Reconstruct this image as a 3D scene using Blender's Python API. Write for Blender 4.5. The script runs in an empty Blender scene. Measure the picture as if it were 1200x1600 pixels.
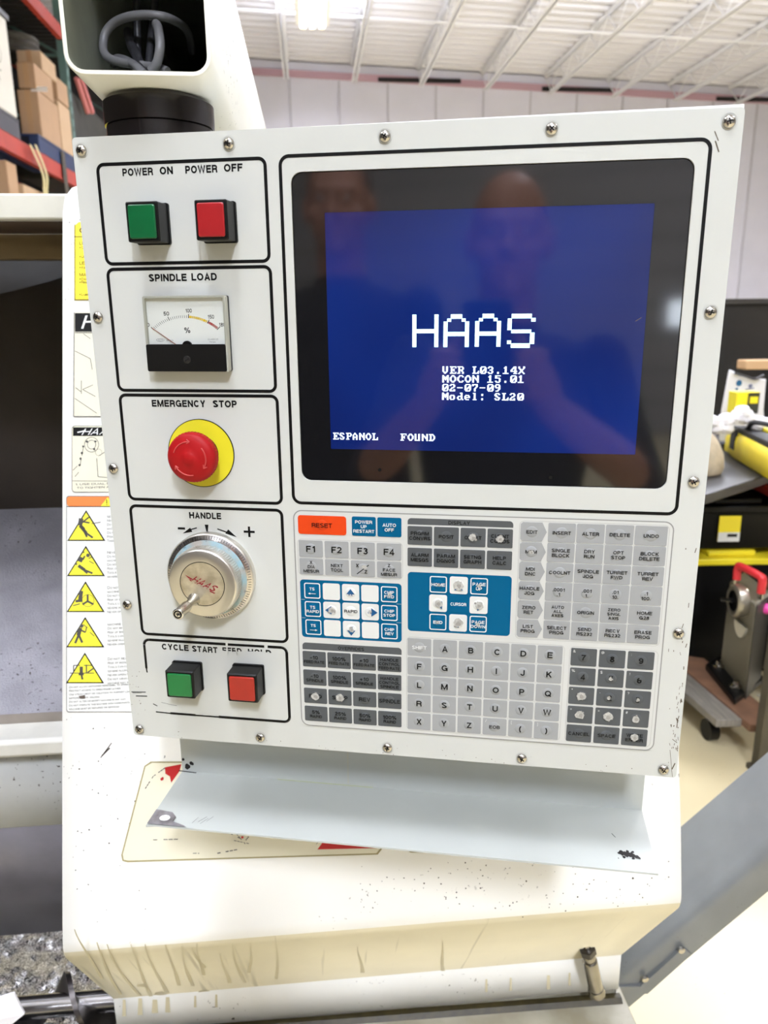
import bpy, bmesh, math, random
import numpy as np
from mathutils import Vector, Matrix
rnd = random.Random(7)
PI = math.pi
SC = bpy.context.scene
COL = SC.collection

# ---------------------------------------------------------------- camera
F = 1180.0                                   # focal length in pixels of the 1200 x 1600 frame
CAM = Vector((0.0, 0.0, 1.55))
# rows: room right, room forward, room up, each in camera axes (x right, y down, z forward)
AX_A = Vector((0.98852353, 0.03083063, -0.14788749))    # pendant face, horizontal
AX_B = Vector((0.00809609, 0.96673413, 0.25565519))     # pendant face, downwards
UPC = -AX_B
_d = Vector(((485 - 600) / F, 0, 1))
_d.y = -(_d.dot(UPC)) / UPC.y
FWC = _d.normalized()
RTC = FWC.cross(UPC).normalized()
if RTC.x < 0:
    RTC = -RTC
FWC = UPC.cross(RTC).normalized()
if FWC.z < 0:
    FWC = -FWC
M = Matrix((RTC, FWC, UPC))                  # camera axes -> world
cam_data = bpy.data.cameras.new('camera')
cam_data.sensor_fit = 'VERTICAL'
cam_data.sensor_height = 36.0
cam_data.sensor_width = 27.0
cam_data.lens = 36.0 * F / 1600.0
cam_data.clip_start = 0.02
cam_data.dof.use_dof = True
cam_data.dof.focus_distance = 0.62
cam_data.dof.aperture_fstop = 10.0
cam = bpy.data.objects.new('camera', cam_data)
COL.objects.link(cam)
cx, cy, cz = M @ Vector((1, 0, 0)), M @ Vector((0, -1, 0)), M @ Vector((0, 0, -1))
mw = Matrix.Identity(4)
for i in range(3):
    mw[i][0], mw[i][1], mw[i][2], mw[i][3] = cx[i], cy[i], cz[i], CAM[i]
cam.matrix_world = mw
SC.camera = cam

# ---------------------------------------------------------------- world, lights, exposure
SC.view_settings.view_transform = 'Standard'
SC.view_settings.look = 'None'
SC.view_settings.gamma = 1.0
SC.view_settings.use_curve_mapping = False
SC.view_settings.exposure = -0.08
world = bpy.data.worlds.new('world')
SC.world = world
world.use_nodes = True
world.node_tree.nodes['Background'].inputs[0].default_value = (0.9, 0.95, 1.0, 1)
world.node_tree.nodes['Background'].inputs[1].default_value = 0.5
# high-bay luminaires of the hall (x, y, z, watts): mostly unseen, one overhead added for more top light; housings further down
LUMINAIRES = [(0.45, -4.6, 6.0, 960), (-0.5, -0.9, 6.0, 300), (-3.4, -6.4, 6.0, 110), (4.2, -6.0, 6.0, 120), (-3.4, 0.2, 6.0, 140), (4.4, 0.6, 5.9, 200),
              (0.2, 4.8, 6.0, 360), (5.0, 6.6, 5.8, 560), (0.18, 13.2, 6.02, 640), (5.0, 10.4, 5.8, 800), (9.6, 6.0, 5.7, 700)]
LAMPC = (0.935, 0.985, 1.12)
for (lx, ly, lz, lw) in LUMINAIRES:
    for dn in (True, False):                     # most of the light goes down; an added upward lamp brightens the roof
        ld = bpy.data.lights.new('high_bay_or_fill_lamp', 'AREA')
        ld.shape = 'RECTANGLE'; ld.size = 0.5; ld.size_y = 1.2
        ld.energy = lw if dn else lw * (0.7 if 4 < ly < 12 else 0.25)
        ld.color = LAMPC
        lo = bpy.data.objects.new('high_bay_or_fill_lamp', ld)
        lo.location = (lx, ly, lz - 0.03 if dn else lz + 0.12)
        if not dn: lo.rotation_euler = (PI, 0, 0)
        COL.objects.link(lo)


# ---------------------------------------------------------------- pixel -> place helpers
def ray(px, py):
    return M @ Vector(((px - 600) / F, (py - 800) / F, 1.0))


def _at(px, py, axis, val):
    d = ray(px, py)
    return CAM + d * ((val - CAM[axis]) / d[axis])


def atx(px, py, v): return _at(px, py, 0, v)
def aty(px, py, v): return _at(px, py, 1, v)
def atz(px, py, v): return _at(px, py, 2, v)


# ---------------------------------------------------------------- materials
def lin(c):
    def f(v):
        v = v / 255.0
        return v / 12.92 if v <= 0.04045 else ((v + 0.055) / 1.055) ** 2.4
    return (f(c[0]), f(c[1]), f(c[2]), 1.0)


_mats = {}


def mat(name, rgb, rough=0.5, metal=0.0, mottle=0.0, mscale=8.0, second=None, specks=0.0, emit=0.0, bump=0.0,
        bscale=200.0, coat=0.0, stretch=(1, 1, 1), ior=1.5):
    if name in _mats:
        return _mats[name]
    m = bpy.data.materials.new(name)
    m.use_nodes = True
    nt = m.node_tree
    b = nt.nodes['Principled BSDF']
    b.inputs['Roughness'].default_value = rough
    b.inputs['Metallic'].default_value = metal
    b.inputs['IOR'].default_value = ior
    if coat:
        b.inputs['Coat Weight'].default_value = coat
        b.inputs['Coat Roughness'].default_value = 0.04
    c = lin(rgb)
    b.inputs['Base Color'].default_value = c
    if emit:
        b.inputs['Emission Color'].default_value = c
        b.inputs['Emission Strength'].default_value = emit
    src = None
    tc = nt.nodes.new('ShaderNodeTexCoord')
    mp = nt.nodes.new('ShaderNodeMapping')
    mp.inputs['Scale'].default_value = stretch
    nt.links.new(tc.outputs['Object'], mp.inputs['Vector'])
    if mottle or second:
        n = nt.nodes.new('ShaderNodeTexNoise')
        n.inputs['Scale'].default_value = mscale
        n.inputs['Detail'].default_value = 5.0
        nt.links.new(mp.outputs['Vector'], n.inputs['Vector'])
        r = nt.nodes.new('ShaderNodeValToRGB')
        r.color_ramp.elements[0].position = 0.35
        r.color_ramp.elements[1].position = 0.68
        c2 = lin(second) if second else tuple(v * (1 - mottle) for v in c[:3]) + (1,)
        r.color_ramp.elements[0].color = c2
        r.color_ramp.elements[1].color = c
        nt.links.new(n.outputs['Fac'], r.inputs['Fac'])
        src = r.outputs['Color']
    if specks:
        n = nt.nodes.new('ShaderNodeTexNoise')
        n.inputs['Scale'].default_value = 170.0
        n.inputs['Detail'].default_value = 2.0
        nt.links.new(tc.outputs['Object'], n.inputs['Vector'])
        g = nt.nodes.new('ShaderNodeValToRGB')
        g.color_ramp.elements[0].position = 0.70 - 0.05 * specks
        g.color_ramp.elements[1].position = 0.73 - 0.05 * specks
        nt.links.new(n.outputs['Fac'], g.inputs['Fac'])
        n2 = nt.nodes.new('ShaderNodeTexNoise')
        n2.inputs['Scale'].default_value = 7.0
        nt.links.new(tc.outputs['Object'], n2.inputs['Vector'])
        g2 = nt.nodes.new('ShaderNodeValToRGB')
        g2.color_ramp.elements[0].position = 0.5
        g2.color_ramp.elements[1].position = 0.62
        nt.links.new(n2.outputs['Fac'], g2.inputs['Fac'])
        mu = nt.nodes.new('ShaderNodeMath'); mu.operation = 'MULTIPLY'
        nt.links.new(g.outputs['Color'], mu.inputs[0]); nt.links.new(g2.outputs['Color'], mu.inputs[1])
        mx = nt.nodes.new('ShaderNodeMix'); mx.data_type = 'RGBA'
        nt.links.new(mu.outputs[0], mx.inputs['Factor'])
        if src: nt.links.new(src, mx.inputs[6])
        else: mx.inputs[6].default_value = c
        mx.inputs[7].default_value = lin((58, 48, 36))
        src = mx.outputs[2]
    if src:
        nt.links.new(src, b.inputs['Base Color'])
    if bump:
        n = nt.nodes.new('ShaderNodeTexNoise')
        n.inputs['Scale'].default_value = bscale
        n.inputs['Detail'].default_value = 3.0
        nt.links.new(mp.outputs['Vector'], n.inputs['Vector'])
        bp = nt.nodes.new('ShaderNodeBump')
        bp.inputs['Strength'].default_value = bump
        bp.inputs['Distance'].default_value = 0.002
        nt.links.new(n.outputs['Fac'], bp.inputs['Height'])
        nt.links.new(bp.outputs['Normal'], b.inputs['Normal'])
    _mats[name] = m
    return m


def clear_plastic():
    m = bpy.data.materials.new('clear_plastic'); m.use_nodes = True
    nt = m.node_tree
    for n in list(nt.nodes):
        if n.type == 'BSDF_PRINCIPLED': nt.nodes.remove(n)
    out = [n for n in nt.nodes if n.type == 'OUTPUT_MATERIAL'][0]
    t = nt.nodes.new('ShaderNodeBsdfTransparent'); t.inputs[0].default_value = (0.985, 0.99, 0.985, 1)
    g = nt.nodes.new('ShaderNodeBsdfGlossy'); g.inputs['Roughness'].default_value = 0.05
    lw = nt.nodes.new('ShaderNodeLayerWeight'); lw.inputs['Blend'].default_value = 0.25
    fr = nt.nodes.new('ShaderNodeMath'); fr.operation = 'MULTIPLY_ADD'; fr.inputs[1].default_value = 0.35; fr.inputs[2].default_value = 0.02
    nt.links.new(lw.outputs['Facing'], fr.inputs[0])
    mx = nt.nodes.new('ShaderNodeMixShader')
    nt.links.new(fr.outputs[0], mx.inputs[0]); nt.links.new(t.outputs[0], mx.inputs[1]); nt.links.new(g.outputs[0], mx.inputs[2])
    nt.links.new(mx.outputs[0], out.inputs['Surface'])
    return m


def drip_paint(name, rgb, stain):
    """cream paint with oily runs: stains with a shape of their own, stretched downwards"""
    m = mat(name, rgb, 0.42, mottle=0.12, mscale=5)
    nt = m.node_tree
    b = nt.nodes['Principled BSDF']
    old = b.inputs['Base Color'].links[0].from_socket
    tc = nt.nodes.new('ShaderNodeTexCoord')
    mp = nt.nodes.new('ShaderNodeMapping'); mp.inputs['Scale'].default_value = (62, 2.6, 2.6)
    mp.inputs['Rotation'].default_value = (0, 0.05, 0)
    nt.links.new(tc.outputs['Object'], mp.inputs['Vector'])
    n = nt.nodes.new('ShaderNodeTexNoise'); n.inputs['Scale'].default_value = 1.0; n.inputs['Detail'].default_value = 2
    nt.links.new(mp.outputs['Vector'], n.inputs['Vector'])
    g = nt.nodes.new('ShaderNodeValToRGB')
    g.color_ramp.elements[0].position = 0.64; g.color_ramp.elements[1].position = 0.72
    nt.links.new(n.outputs['Fac'], g.inputs['Fac'])
    n2 = nt.nodes.new('ShaderNodeTexNoise'); n2.inputs['Scale'].default_value = 5.0
    nt.links.new(tc.outputs['Object'], n2.inputs['Vector'])
    mu = nt.nodes.new('ShaderNodeMath'); mu.operation = 'MULTIPLY'
    nt.links.new(g.outputs['Color'], mu.inputs[0]); nt.links.new(n2.outputs['Fac'], mu.inputs[1])
    mx = nt.nodes.new('ShaderNodeMix'); mx.data_type = 'RGBA'
    nt.links.new(mu.outputs[0], mx.inputs['Factor'])
    nt.links.new(old, mx.inputs[6]); mx.inputs[7].default_value = lin(stain)
    nt.links.new(mx.outputs[2], b.inputs['Base Color'])
    return m


def chips_metal():
    m = mat('swarf', (190, 188, 192), 0.3, 0.75)
    nt = m.node_tree; b = nt.nodes['Principled BSDF']
    tc = nt.nodes.new('ShaderNodeTexCoord')
    v = nt.nodes.new('ShaderNodeTexVoronoi'); v.inputs['Scale'].default_value = 640
    nt.links.new(tc.outputs['Object'], v.inputs['Vector'])
    r = nt.nodes.new('ShaderNodeValToRGB')
    r.color_ramp.elements[0].color = (0.02, 0.02, 0.02, 1); r.color_ramp.elements[1].color = (1, 1, 1, 1)  # sparkle of the chips put into the colour as white and black cells
    r.color_ramp.elements[0].position = 0.40; r.color_ramp.elements[1].position = 0.60
    nt.links.new(v.outputs['Color'], r.inputs['Fac']); nt.links.new(r.outputs['Color'], b.inputs['Base Color'])
    bp = nt.nodes.new('ShaderNodeBump'); bp.inputs['Strength'].default_value = 1.0; bp.inputs['Distance'].default_value = 0.006
    nt.links.new(v.outputs['Color'], bp.inputs['Height']); nt.links.new(bp.outputs['Normal'], b.inputs['Normal'])
    return m


PANEL = mat('panel_enamel', (205, 207, 201), 0.38, mottle=0.05, mscale=6)
INK = mat('black_ink', (6, 6, 6), 0.5, ior=1.3)
INKSOFT = mat('worn_ink', (70, 68, 66), 0.6)
WHITEINK = mat('white_ink', (226, 227, 224), 0.5)
SCUFF = mat('scuffed_bare_film', (196, 195, 188), 0.6, mottle=0.35, mscale=400)
BLACKPL = mat('black_plastic', (10, 10, 10), 0.42, ior=1.35)
STEEL = mat('stainless_steel', (190, 186, 178), 0.22, 1.0)
ALU = mat('brushed_aluminium', (226, 222, 214), 0.36, 1.0, mottle=0.08, mscale=30)
WHITE = mat('machine_white', (250, 249, 243), 0.4, mottle=0.03, mscale=4, specks=0.12)
CREAM = drip_paint('machine_cream', (236, 228, 200), (150, 142, 112))
TRAYGREY = mat('tray_grey_white', (194, 198, 193), 0.35, mottle=0.07, mscale=9)
CLEAR = clear_plastic()


# ---------------------------------------------------------------- mesh builder
class Frame:
    """maps (u right, v down, h out of the face), all in mm, to a point"""
    def __init__(self, o, ex, ed, en):
        self.o, self.ex, self.ed, self.en = Vector(o), Vector(ex), Vector(ed), Vector(en)

    def __call__(self, u, v, h=0.0):
        return self.o + self.ex * (u * 1e-3) + self.ed * (v * 1e-3) + self.en * (h * 1e-3)


class MB:
    def __init__(self):
        self.v, self.f, self.m, self.s = [], [], [], []

    def add(self, pts, faces, mi=0, smooth=False):
        o = len(self.v)
        self.v += [tuple(p) for p in pts]
        for f in faces:
            self.f.append([i + o for i in f]); self.m.append(mi); self.s.append(smooth)
        return self

    def quad(self, a, b, c, d, mi=0):
        return self.add([a, b, c, d], [(0, 1, 2, 3)], mi)

    def box(self, lo, hi, mi=0):
        x0, y0, z0 = lo; x1, y1, z1 = hi
        return self.hexa([(x0, y0, z0), (x1, y0, z0), (x1, y1, z0), (x0, y1, z0),
                          (x0, y0, z1), (x1, y0, z1), (x1, y1, z1), (x0, y1, z1)], mi)

    def hexa(self, p, mi=0):
        return self.add(p, [(0, 3, 2, 1), (4, 5, 6, 7), (0, 1, 5, 4), (1, 2, 6, 5), (2, 3, 7, 6), (3, 0, 4, 7)], mi)

    def prism(self, fr, pts, h0, h1, mi=0, side=None, smooth=False):
        """2D outline pts extruded from h0 to h1 (h1 is the visible cap)"""
        n = len(pts)
        P = [fr(u, v, h0) for u, v in pts] + [fr(u, v, h1) for u, v in pts]
        self.add(P, [tuple(range(n, 2 * n)), tuple(range(n - 1, -1, -1))], mi)
        self.add(P, [(i, (i + 1) % n, n + (i + 1) % n, n + i) for i in range(n)], mi if side is None else side, smooth)
        return self

    def flat(self, fr, pts, h, mi=0):
        return self.add([fr(u, v, h) for u, v in pts], [tuple(range(len(pts)))], mi)

    def ring(self, fr, outer, inner, h0, h1, mi=0):
        n = len(outer)
        P = [fr(u, v, h1) for u, v in outer] + [fr(u, v, h1) for u, v in inner]
        P += [fr(u, v, h0) for u, v in outer] + [fr(u, v, h0) for u, v in inner]
        fs = []
        for i in range(n):
            j = (i + 1) % n
            fs += [(i, j, n + j, n + i)]
            if h0 != h1:
                fs += [(i, j, 2 * n + j, 2 * n + i), (n + i, n + j, 3 * n + j, 3 * n + i),
                       (2 * n + i, 2 * n + j, 3 * n + j, 3 * n + i)]
        return self.add(P, fs, mi)

    def loft(self, loops, mi=0, caps=True, smooth=False):
        n = len(loops[0])
        P = [p for l in loops for p in l]
        fs = []
        for k in range(len(loops) - 1):
            for i in range(n):
                j = (i + 1) % n
                fs.append((k * n + i, k * n + j, (k + 1) * n + j, (k + 1) * n + i))
        self.add(P, fs, mi, smooth)
        if caps:
            self.add(list(loops[0]), [tuple(range(n))], mi)
            self.add(list(loops[-1]), [tuple(range(n))], mi)
        return self

    def lathe(self, o, axis, prof, n=40, mi=0, mis=None, smooth=True):
        """prof: (radius, distance along axis)"""
        o = Vector(o); ax = Vector(axis).normalized()
        t = Vector((0, 0, 1)) if abs(ax.z) < 0.9 else Vector((1, 0, 0))
        e1 = ax.cross(t).normalized(); e2 = ax.cross(e1)
        loops = [[o + ax * d + (e1 * math.cos(2 * PI * i / n) + e2 * math.sin(2 * PI * i / n)) * max(r, 1e-5) for i in range(n)] for r, d in prof]
        base = len(self.v)
        self.v += [tuple(p) for l in loops for p in l]
        for k in range(len(prof) - 1):
            for i in range(n):
                j = (i + 1) % n
                self.f.append([base + k * n + i, base + k * n + j, base + (k + 1) * n + j, base + (k + 1) * n + i])
                self.m.append(mis[k] if mis else mi); self.s.append(smooth)
        return self

    def cyl(self, a, b, r, n=16, mi=0, r2=None):
        a, b = Vector(a), Vector(b); L = (b - a).length
        r2 = r if r2 is None else r2
        return self.lathe(a, b - a, [(0, 0), (r, 0), (r2, L), (0, L)], n, mi)

    def tube(self, pts, r, n=10, mi=0, closed=False):
        pts = [Vector(p) for p in pts]
        rs = r if isinstance(r, (list, tuple)) else [r] * len(pts)
        loops = []; prev = None
        for k, p in enumerate(pts):
            t = (pts[min(k + 1, len(pts) - 1)] - pts[max(k - 1, 0)]).normalized()
            if prev is None:
                a = Vector((0, 0, 1)) if abs(t.z) < 0.9 else Vector((1, 0, 0))
                e1 = t.cross(a).normalized()
            else:
                e1 = (prev - t * prev.dot(t)).normalized()
            e2 = t.cross(e1); prev = e1
            loops.append([p + (e1 * math.cos(2 * PI * i / n) + e2 * math.sin(2 * PI * i / n)) * rs[k] for i in range(n)])
        return self.loft(loops, mi, True, True)

    def build(self, name, mats, parent=None, loc=None, bevel=0.0):
        if not isinstance(mats, (list, tuple)): mats = [mats]
        V = [Vector(p) for p in self.v]
        if parent is None:
            if loc is None:
                xs = [p.x for p in V]; ys = [p.y for p in V]; zs = [p.z for p in V]
                loc = Vector(((min(xs) + max(xs)) / 2, (min(ys) + max(ys)) / 2, min(zs)))
            loc = Vector(loc)
        elif loc is None:
            loc = Vector((0, 0, 0))
        else:
            loc = Vector(loc)
        me = bpy.data.meshes.new(name)
        me.from_pydata([p - loc for p in V], [], self.f)
        for m in mats: me.materials.append(m)
        me.polygons.foreach_set('material_index', self.m)
        me.polygons.foreach_set('use_smooth', self.s)
        bm = bmesh.new(); bm.from_mesh(me)
        bmesh.ops.recalc_face_normals(bm, faces=bm.faces)
        bm.to_mesh(me); bm.free()
        me.set_sharp_from_angle(angle=math.radians(38))
        o = bpy.data.objects.new(name, me)
        COL.objects.link(o)
        if parent is not None:
            o.parent = parent
        else:
            o.location = loc
        if bevel:
            md = o.modifiers.new('bevel', 'BEVEL'); md.width = bevel; md.segments = 2; md.limit_method = 'ANGLE'
            md.angle_limit = math.radians(40)
        return o


class Thing:
    """an Empty at the thing's base; parts given in world coordinates are re-based to it"""
    def __init__(self, name, label, cat, loc, group=None):
        self.o = bpy.data.objects.new(name, None)
        self.o.empty_display_size = 0.05
        COL.objects.link(self.o)
        self.o.location = loc; self.loc = Vector(loc)
        tag(self.o, label, cat, group)

    def part(self, name, mb, mats, parent=None, bevel=0.0, label=None):
        o = mb.build(name, mats, parent or self.o, self.loc, bevel)
        if label: o['label'] = label
        return o


def tag(o, label, cat, group=None):
    o['label'] = label; o['category'] = cat
    if group: o['group'] = group
    return o


def struct(name, mb, mats, bevel=0.0):
    o = mb.build(name, mats, None, (0, 0, 0), bevel)
    o['kind'] = 'structure'
    return o


def rr(u0, v0, u1, v1, r, n=6):
    out = []
    for (cx_, cy_, a0) in ((u1 - r, v0 + r, -90), (u1 - r, v1 - r, 0), (u0 + r, v1 - r, 90), (u0 + r, v0 + r, 180)):
        for i in range(n + 1):
            a = math.radians(a0 + 90 * i / n)
            out.append((cx_ + r * math.cos(a), cy_ + r * math.sin(a)))
    return out


def circ(cu, cv, r, n=32, r2=None, a0=0):
    r2 = r if r2 is None else r2
    return [(cu + r * math.cos(a0 + 2 * PI * i / n), cv + r2 * math.sin(a0 + 2 * PI * i / n)) for i in range(n)]


def bar(p, q, w):
    """a straight stroke as a 2D quad"""
    dx, dy = q[0] - p[0], q[1] - p[1]
    L = math.hypot(dx, dy) or 1
    nx, ny = -dy / L * w / 2, dx / L * w / 2
    return [(p[0] + nx, p[1] + ny), (q[0] + nx, q[1] + ny), (q[0] - nx, q[1] - ny), (p[0] - nx, p[1] - ny)]


def blob(cu, cv, r, n=14, rough=0.25, seed=0):
    q = random.Random(seed)
    return [(cu + r * (1 + q.uniform(-rough, rough)) * math.cos(2 * PI * i / n), cv + r * (1 + q.uniform(-rough, rough)) * math.sin(2 * PI * i / n)) for i in range(n)]


# ---------------------------------------------------------------- lettering
_txt = {}


def _ell(cx_, cy_, rx, ry, a0, a1, n=8):
    return [(cx_ + rx * math.cos(math.radians(a0 + (a1 - a0) * i / n)), cy_ + ry * math.sin(math.radians(a0 + (a1 - a0) * i / n))) for i in range(n + 1)]


def glyph(ch, s):
    """grotesque capitals and figures as centre-line strokes of half-width s; cap height 1"""
    T, B_ = 1 - s, s
    def W(w): return s, w - s, w
    def oval(w, r=None):
        r = r or w * .5 - s
        l, R = s, w - s
        ry = min(.5 - s, r * 1.05)
        return _ell(w / 2, T - ry, w / 2 - s, ry, 0, 180) + _ell(w / 2, B_ + ry, w / 2 - s, ry, 180, 360) + [(R, T - ry)]
    if ch == 'A': return [[(s * .95, 0), (.45, 1 - s * .75), (.9 - s * .95, 0)], [(.2, .3), (.7, .3)]], .9
    if ch == 'B': l, R, w = W(.84); m = .53; return [[(l, 0), (l, 1)], [(l, T), (.5, T)] + _ell(.5, (T + m) / 2, R - .54, (T - m) / 2, 90, -90) + [(l, m)], [(.5, m)] + _ell(.52, (B_ + m) / 2, R - .52, (m - B_) / 2, 90, -90) + [(l, B_)]], w
    if ch == 'C': w = .93; return [_ell(w / 2, .5, w / 2 - s, .5 - s, 38, 322, 18)], w
    if ch == 'D': l, R, w = W(.9); return [[(l, 0), (l, 1)], [(l, T), (.45, T)] + _ell(.45, .5, R - .45, .5 - s, 90, -90, 12) + [(l, B_)]], w
    if ch == 'E': l, R, w = W(.8); return [[(w, T), (l, T), (l, B_), (w, B_)], [(l, .52), (w * .93, .52)]], w
    if ch == 'F': l, R, w = W(.75); return [[(w, T), (l, T), (l, 0)], [(l, .5), (w * .9, .5)]], w
    if ch == 'G': w = .97; return [_ell(w / 2, .5, w / 2 - s, .5 - s, 38, 330, 18) + [(w - s, .46), (w * .55, .46)], [(w - s, .46), (w - s, 0)]], w
    if ch == 'H': l, R, w = W(.88); return [[(l, 0), (l, 1)], [(R, 0), (R, 1)], [(l, .52), (R, .52)]], w
    if ch == 'I': return [[(s, 0), (s, 1)]], 2 * s
    if ch == 'J': w = .66; return [[(w - s, 1), (w - s, .3)] + _ell(w / 2, .3, w / 2 - s, .3 - s, 0, -180) + [(s, .34)]], w
    if ch == 'K': l, R, w = W(.88); return [[(l, 0), (l, 1)], [(w - s * 1.3, 1), (l, .38)], [(.34, .6), (w - s * 1.2, 0)]], w
    if ch == 'L': l, R, w = W(.72); return [[(l, 1), (l, B_), (w, B_)]], w
    if ch == 'M': l, R, w = W(1.06); return [[(l, 0), (l, 1)], [(R, 0), (R, 1)], [(l + s * .2, 1 - s * .4), (w / 2, s * .9), (R - s * .2, 1 - s * .4)]], w
    if ch == 'N': l, R, w = W(.88); return [[(l, 0), (l, 1)], [(R, 0), (R, 1)], [(l, 1 - s * .6), (R, s * .6)]], w
    if ch == 'O': w = .98; return [_ell(w / 2, .5, w / 2 - s, .5 - s, 0, 360, 26)], w
    if ch == 'P': l, R, w = W(.8); m = .44; return [[(l, 0), (l, 1)], [(l, T), (.48, T)] + _ell(.48, (T + m) / 2, R - .48, (T - m) / 2, 90, -90) + [(l, m)]], w
    if ch == 'Q': w = .98; return [_ell(w / 2, .5, w / 2 - s, .5 - s, 0, 360, 26), [(.56, .3), (.95, .0)]], w
    if ch == 'R': l, R, w = W(.86); m = .47; return [[(l, 0), (l, 1)], [(l, T), (.5, T)] + _ell(.5, (T + m) / 2, R - .5, (T - m) / 2, 90, -90) + [(l, m)], [(.5, m)] + _ell(.55, m - .16, R - .57, .16, 90, 0) + [(R - .01, .12), (R + .03, 0)]], w
    if ch == 'S': w = .84; return [_ell(w / 2, .745, w / 2 - s, .255 - s * .9, 15, 250, 12) + _ell(w / 2, .26, w / 2 - s, .262 - s, 70, -168, 12)], w
    if ch == 'T': w = .8; return [[(0, T), (w, T)], [(w / 2, 0), (w / 2, 1)]], w
    if ch == 'U': l, R, w = W(.87); return [[(l, 1), (l, .34)] + _ell(w / 2, .34, w / 2 - s, .34 - s, 180, 360, 12) + [(R, 1)]], w
    if ch == 'V': w = .86; return [[(s * .9, 1), (w / 2, s * .7), (w - s * .9, 1)]], w
    if ch == 'W': w = 1.26; return [[(s * .9, 1), (w * .28, s * .6), (w / 2, 1 - s * .6), (w * .72, s * .6), (w - s * .9, 1)]], w
    if ch == 'X': w = .86; return [[(s * 1.2, 0), (w - s * 1.2, 1)], [(s * 1.2, 1), (w - s * 1.2, 0)]], w
    if ch == 'Y': w = .86; return [[(s, 1), (w / 2, .42), (w - s, 1)], [(w / 2, .44), (w / 2, 0)]], w
    if ch == 'Z': w = .78; return [[(s * .3, T), (w - s * 1.3, T), (s * 1.3, B_), (w, B_)]], w
    d = .72
    if ch == '0': return [oval(d)], d
    if ch == '1': return [[(.42, 0), (.42, 1)], [(.12, .74), (.3, .76), (.42, .96)]], .56
    if ch == '2': return [_ell(d / 2, 1 - .31, d / 2 - s, .31 - s, 170, -35, 12) + [(s * 1.1, B_), (d, B_)]], d
    if ch == '3': return [_ell(d / 2, .735, d / 2 - s * 1.3, .265 - s, 165, -80, 10) + [(d * .42, .53)], [(d * .42, .53)] + _ell(d / 2, .29, d / 2 - s, .29 - s + .02, 80, -165, 12)], d
    if ch == '4': return [[(.52, 0), (.52, 1 - s * .5), (s * .9, .28), (d + .02, .28)]], d + .02
    if ch == '5': return [[(d * .95, T), (.17, T), (.11, .5)] + _ell(d / 2, .34, d / 2 - s, .34 - s, 135, -160, 14)], d
    if ch == '6': return [oval(d)[4:22], _ell(d / 2, .33, d / 2 - s, .33 - s, 0, 360, 18)], d
    if ch == '7': return [[(0, T), (d - s, T), (.3, .4), (.24, 0)]], d
    if ch == '8': return [_ell(d / 2, .76, d / 2 - s * 1.4, .24 - s, 0, 360, 16), _ell(d / 2, .28, d / 2 - s, .28 - s + .02, 0, 360, 18)], d
    if ch == '9': return [_ell(d / 2, .67, d / 2 - s, .33 - s, 0, 360, 18), [(d - s, .66)] + _ell(d / 2, .4, d / 2 - s, .4 - s, 0, -150, 12)], d
    if ch == '.': return [[(s, 0), (s, 2.2 * s)]], 2 * s
    if ch == ',': return [[(s, 2.2 * s), (s * .8, -.12)]], 2 * s
    if ch == ':': return [[(s, 0), (s, 2.2 * s)], [(s, .5), (s, .5 + 2.2 * s)]], 2 * s
    if ch == '!': return [[(s, 0), (s, 2.2 * s)], [(s, .3), (s, 1)]], 2 * s
    if ch == '-': return [[(.04, .38), (.5, .38)]], .54
    if ch == '+': return [[(.04, .38), (.7, .38)], [(.37, .05), (.37, .71)]], .74
    if ch == '=': return [[(.04, .28), (.6, .28)], [(.04, .55), (.6, .55)]], .64
    if ch == '%': return [_ell(.24, .74, .24 - s, .26 - s, 0, 360, 14), _ell(.92, .26, .24 - s, .26 - s, 0, 360, 14), [(.3, 0), (.86, 1)]], 1.16
    if ch == '(': return [_ell(.5, .45, .5 - s, .62, 120, 240, 10)], .3
    if ch == ')': return [_ell(-.2, .45, .5 - s, .62, 60, -60, 10)], .3
    if ch == '[': return [[(.3, 1.05), (s, 1.05), (s, -.15), (.3, -.15)]], .3
    if ch == ']': return [[(0, 1.05), (.3 - s, 1.05), (.3 - s, -.15), (0, -.15)]], .3
    if ch == '/': return [[(0, -.05), (.4, 1.05)]], .4
    if ch == '$': w = .72; return [_ell(w / 2, .745, w / 2 - s, .255 - s * .9, 15, 250, 10) + _ell(w / 2, .26, w / 2 - s, .262 - s, 70, -168, 10), [(w / 2, -.1), (w / 2, 1.1)]], w
    if ch == '&': return [[(.85, 0), (.2, .68)] + _ell(.38, .76, .2, .17, 200, -20, 10) + [(.18, .42)] + _ell(.36, .25, .28, .2, 150, 330, 10) + [(.8, .45)]], .88
    if ch == '@': return [_ell(.5, .5, .46, .46, -40, 290, 20), _ell(.5, .5, .2, .22, 0, 360, 14), [(.72, .7), (.72, .35), (.9, .32)]], 1.0
    if ch == '?': return [_ell(.32, .72, .32 - s, .28 - s, 170, -60, 10) + [(.33, .42), (.33, .28)], [(.33, 0), (.33, 2.2 * s)]], .64
    if ch == '*': return [[(.25, .55), (.25, 1)], [(.05, .66), (.45, .9)], [(.05, .9), (.45, .66)]], .5
    if ch == '#': return [[(.2, 0), (.3, 1)], [(.48, 0), (.58, 1)], [(.04, .33), (.7, .33)], [(.08, .66), (.74, .66)]], .78
    return None


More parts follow.
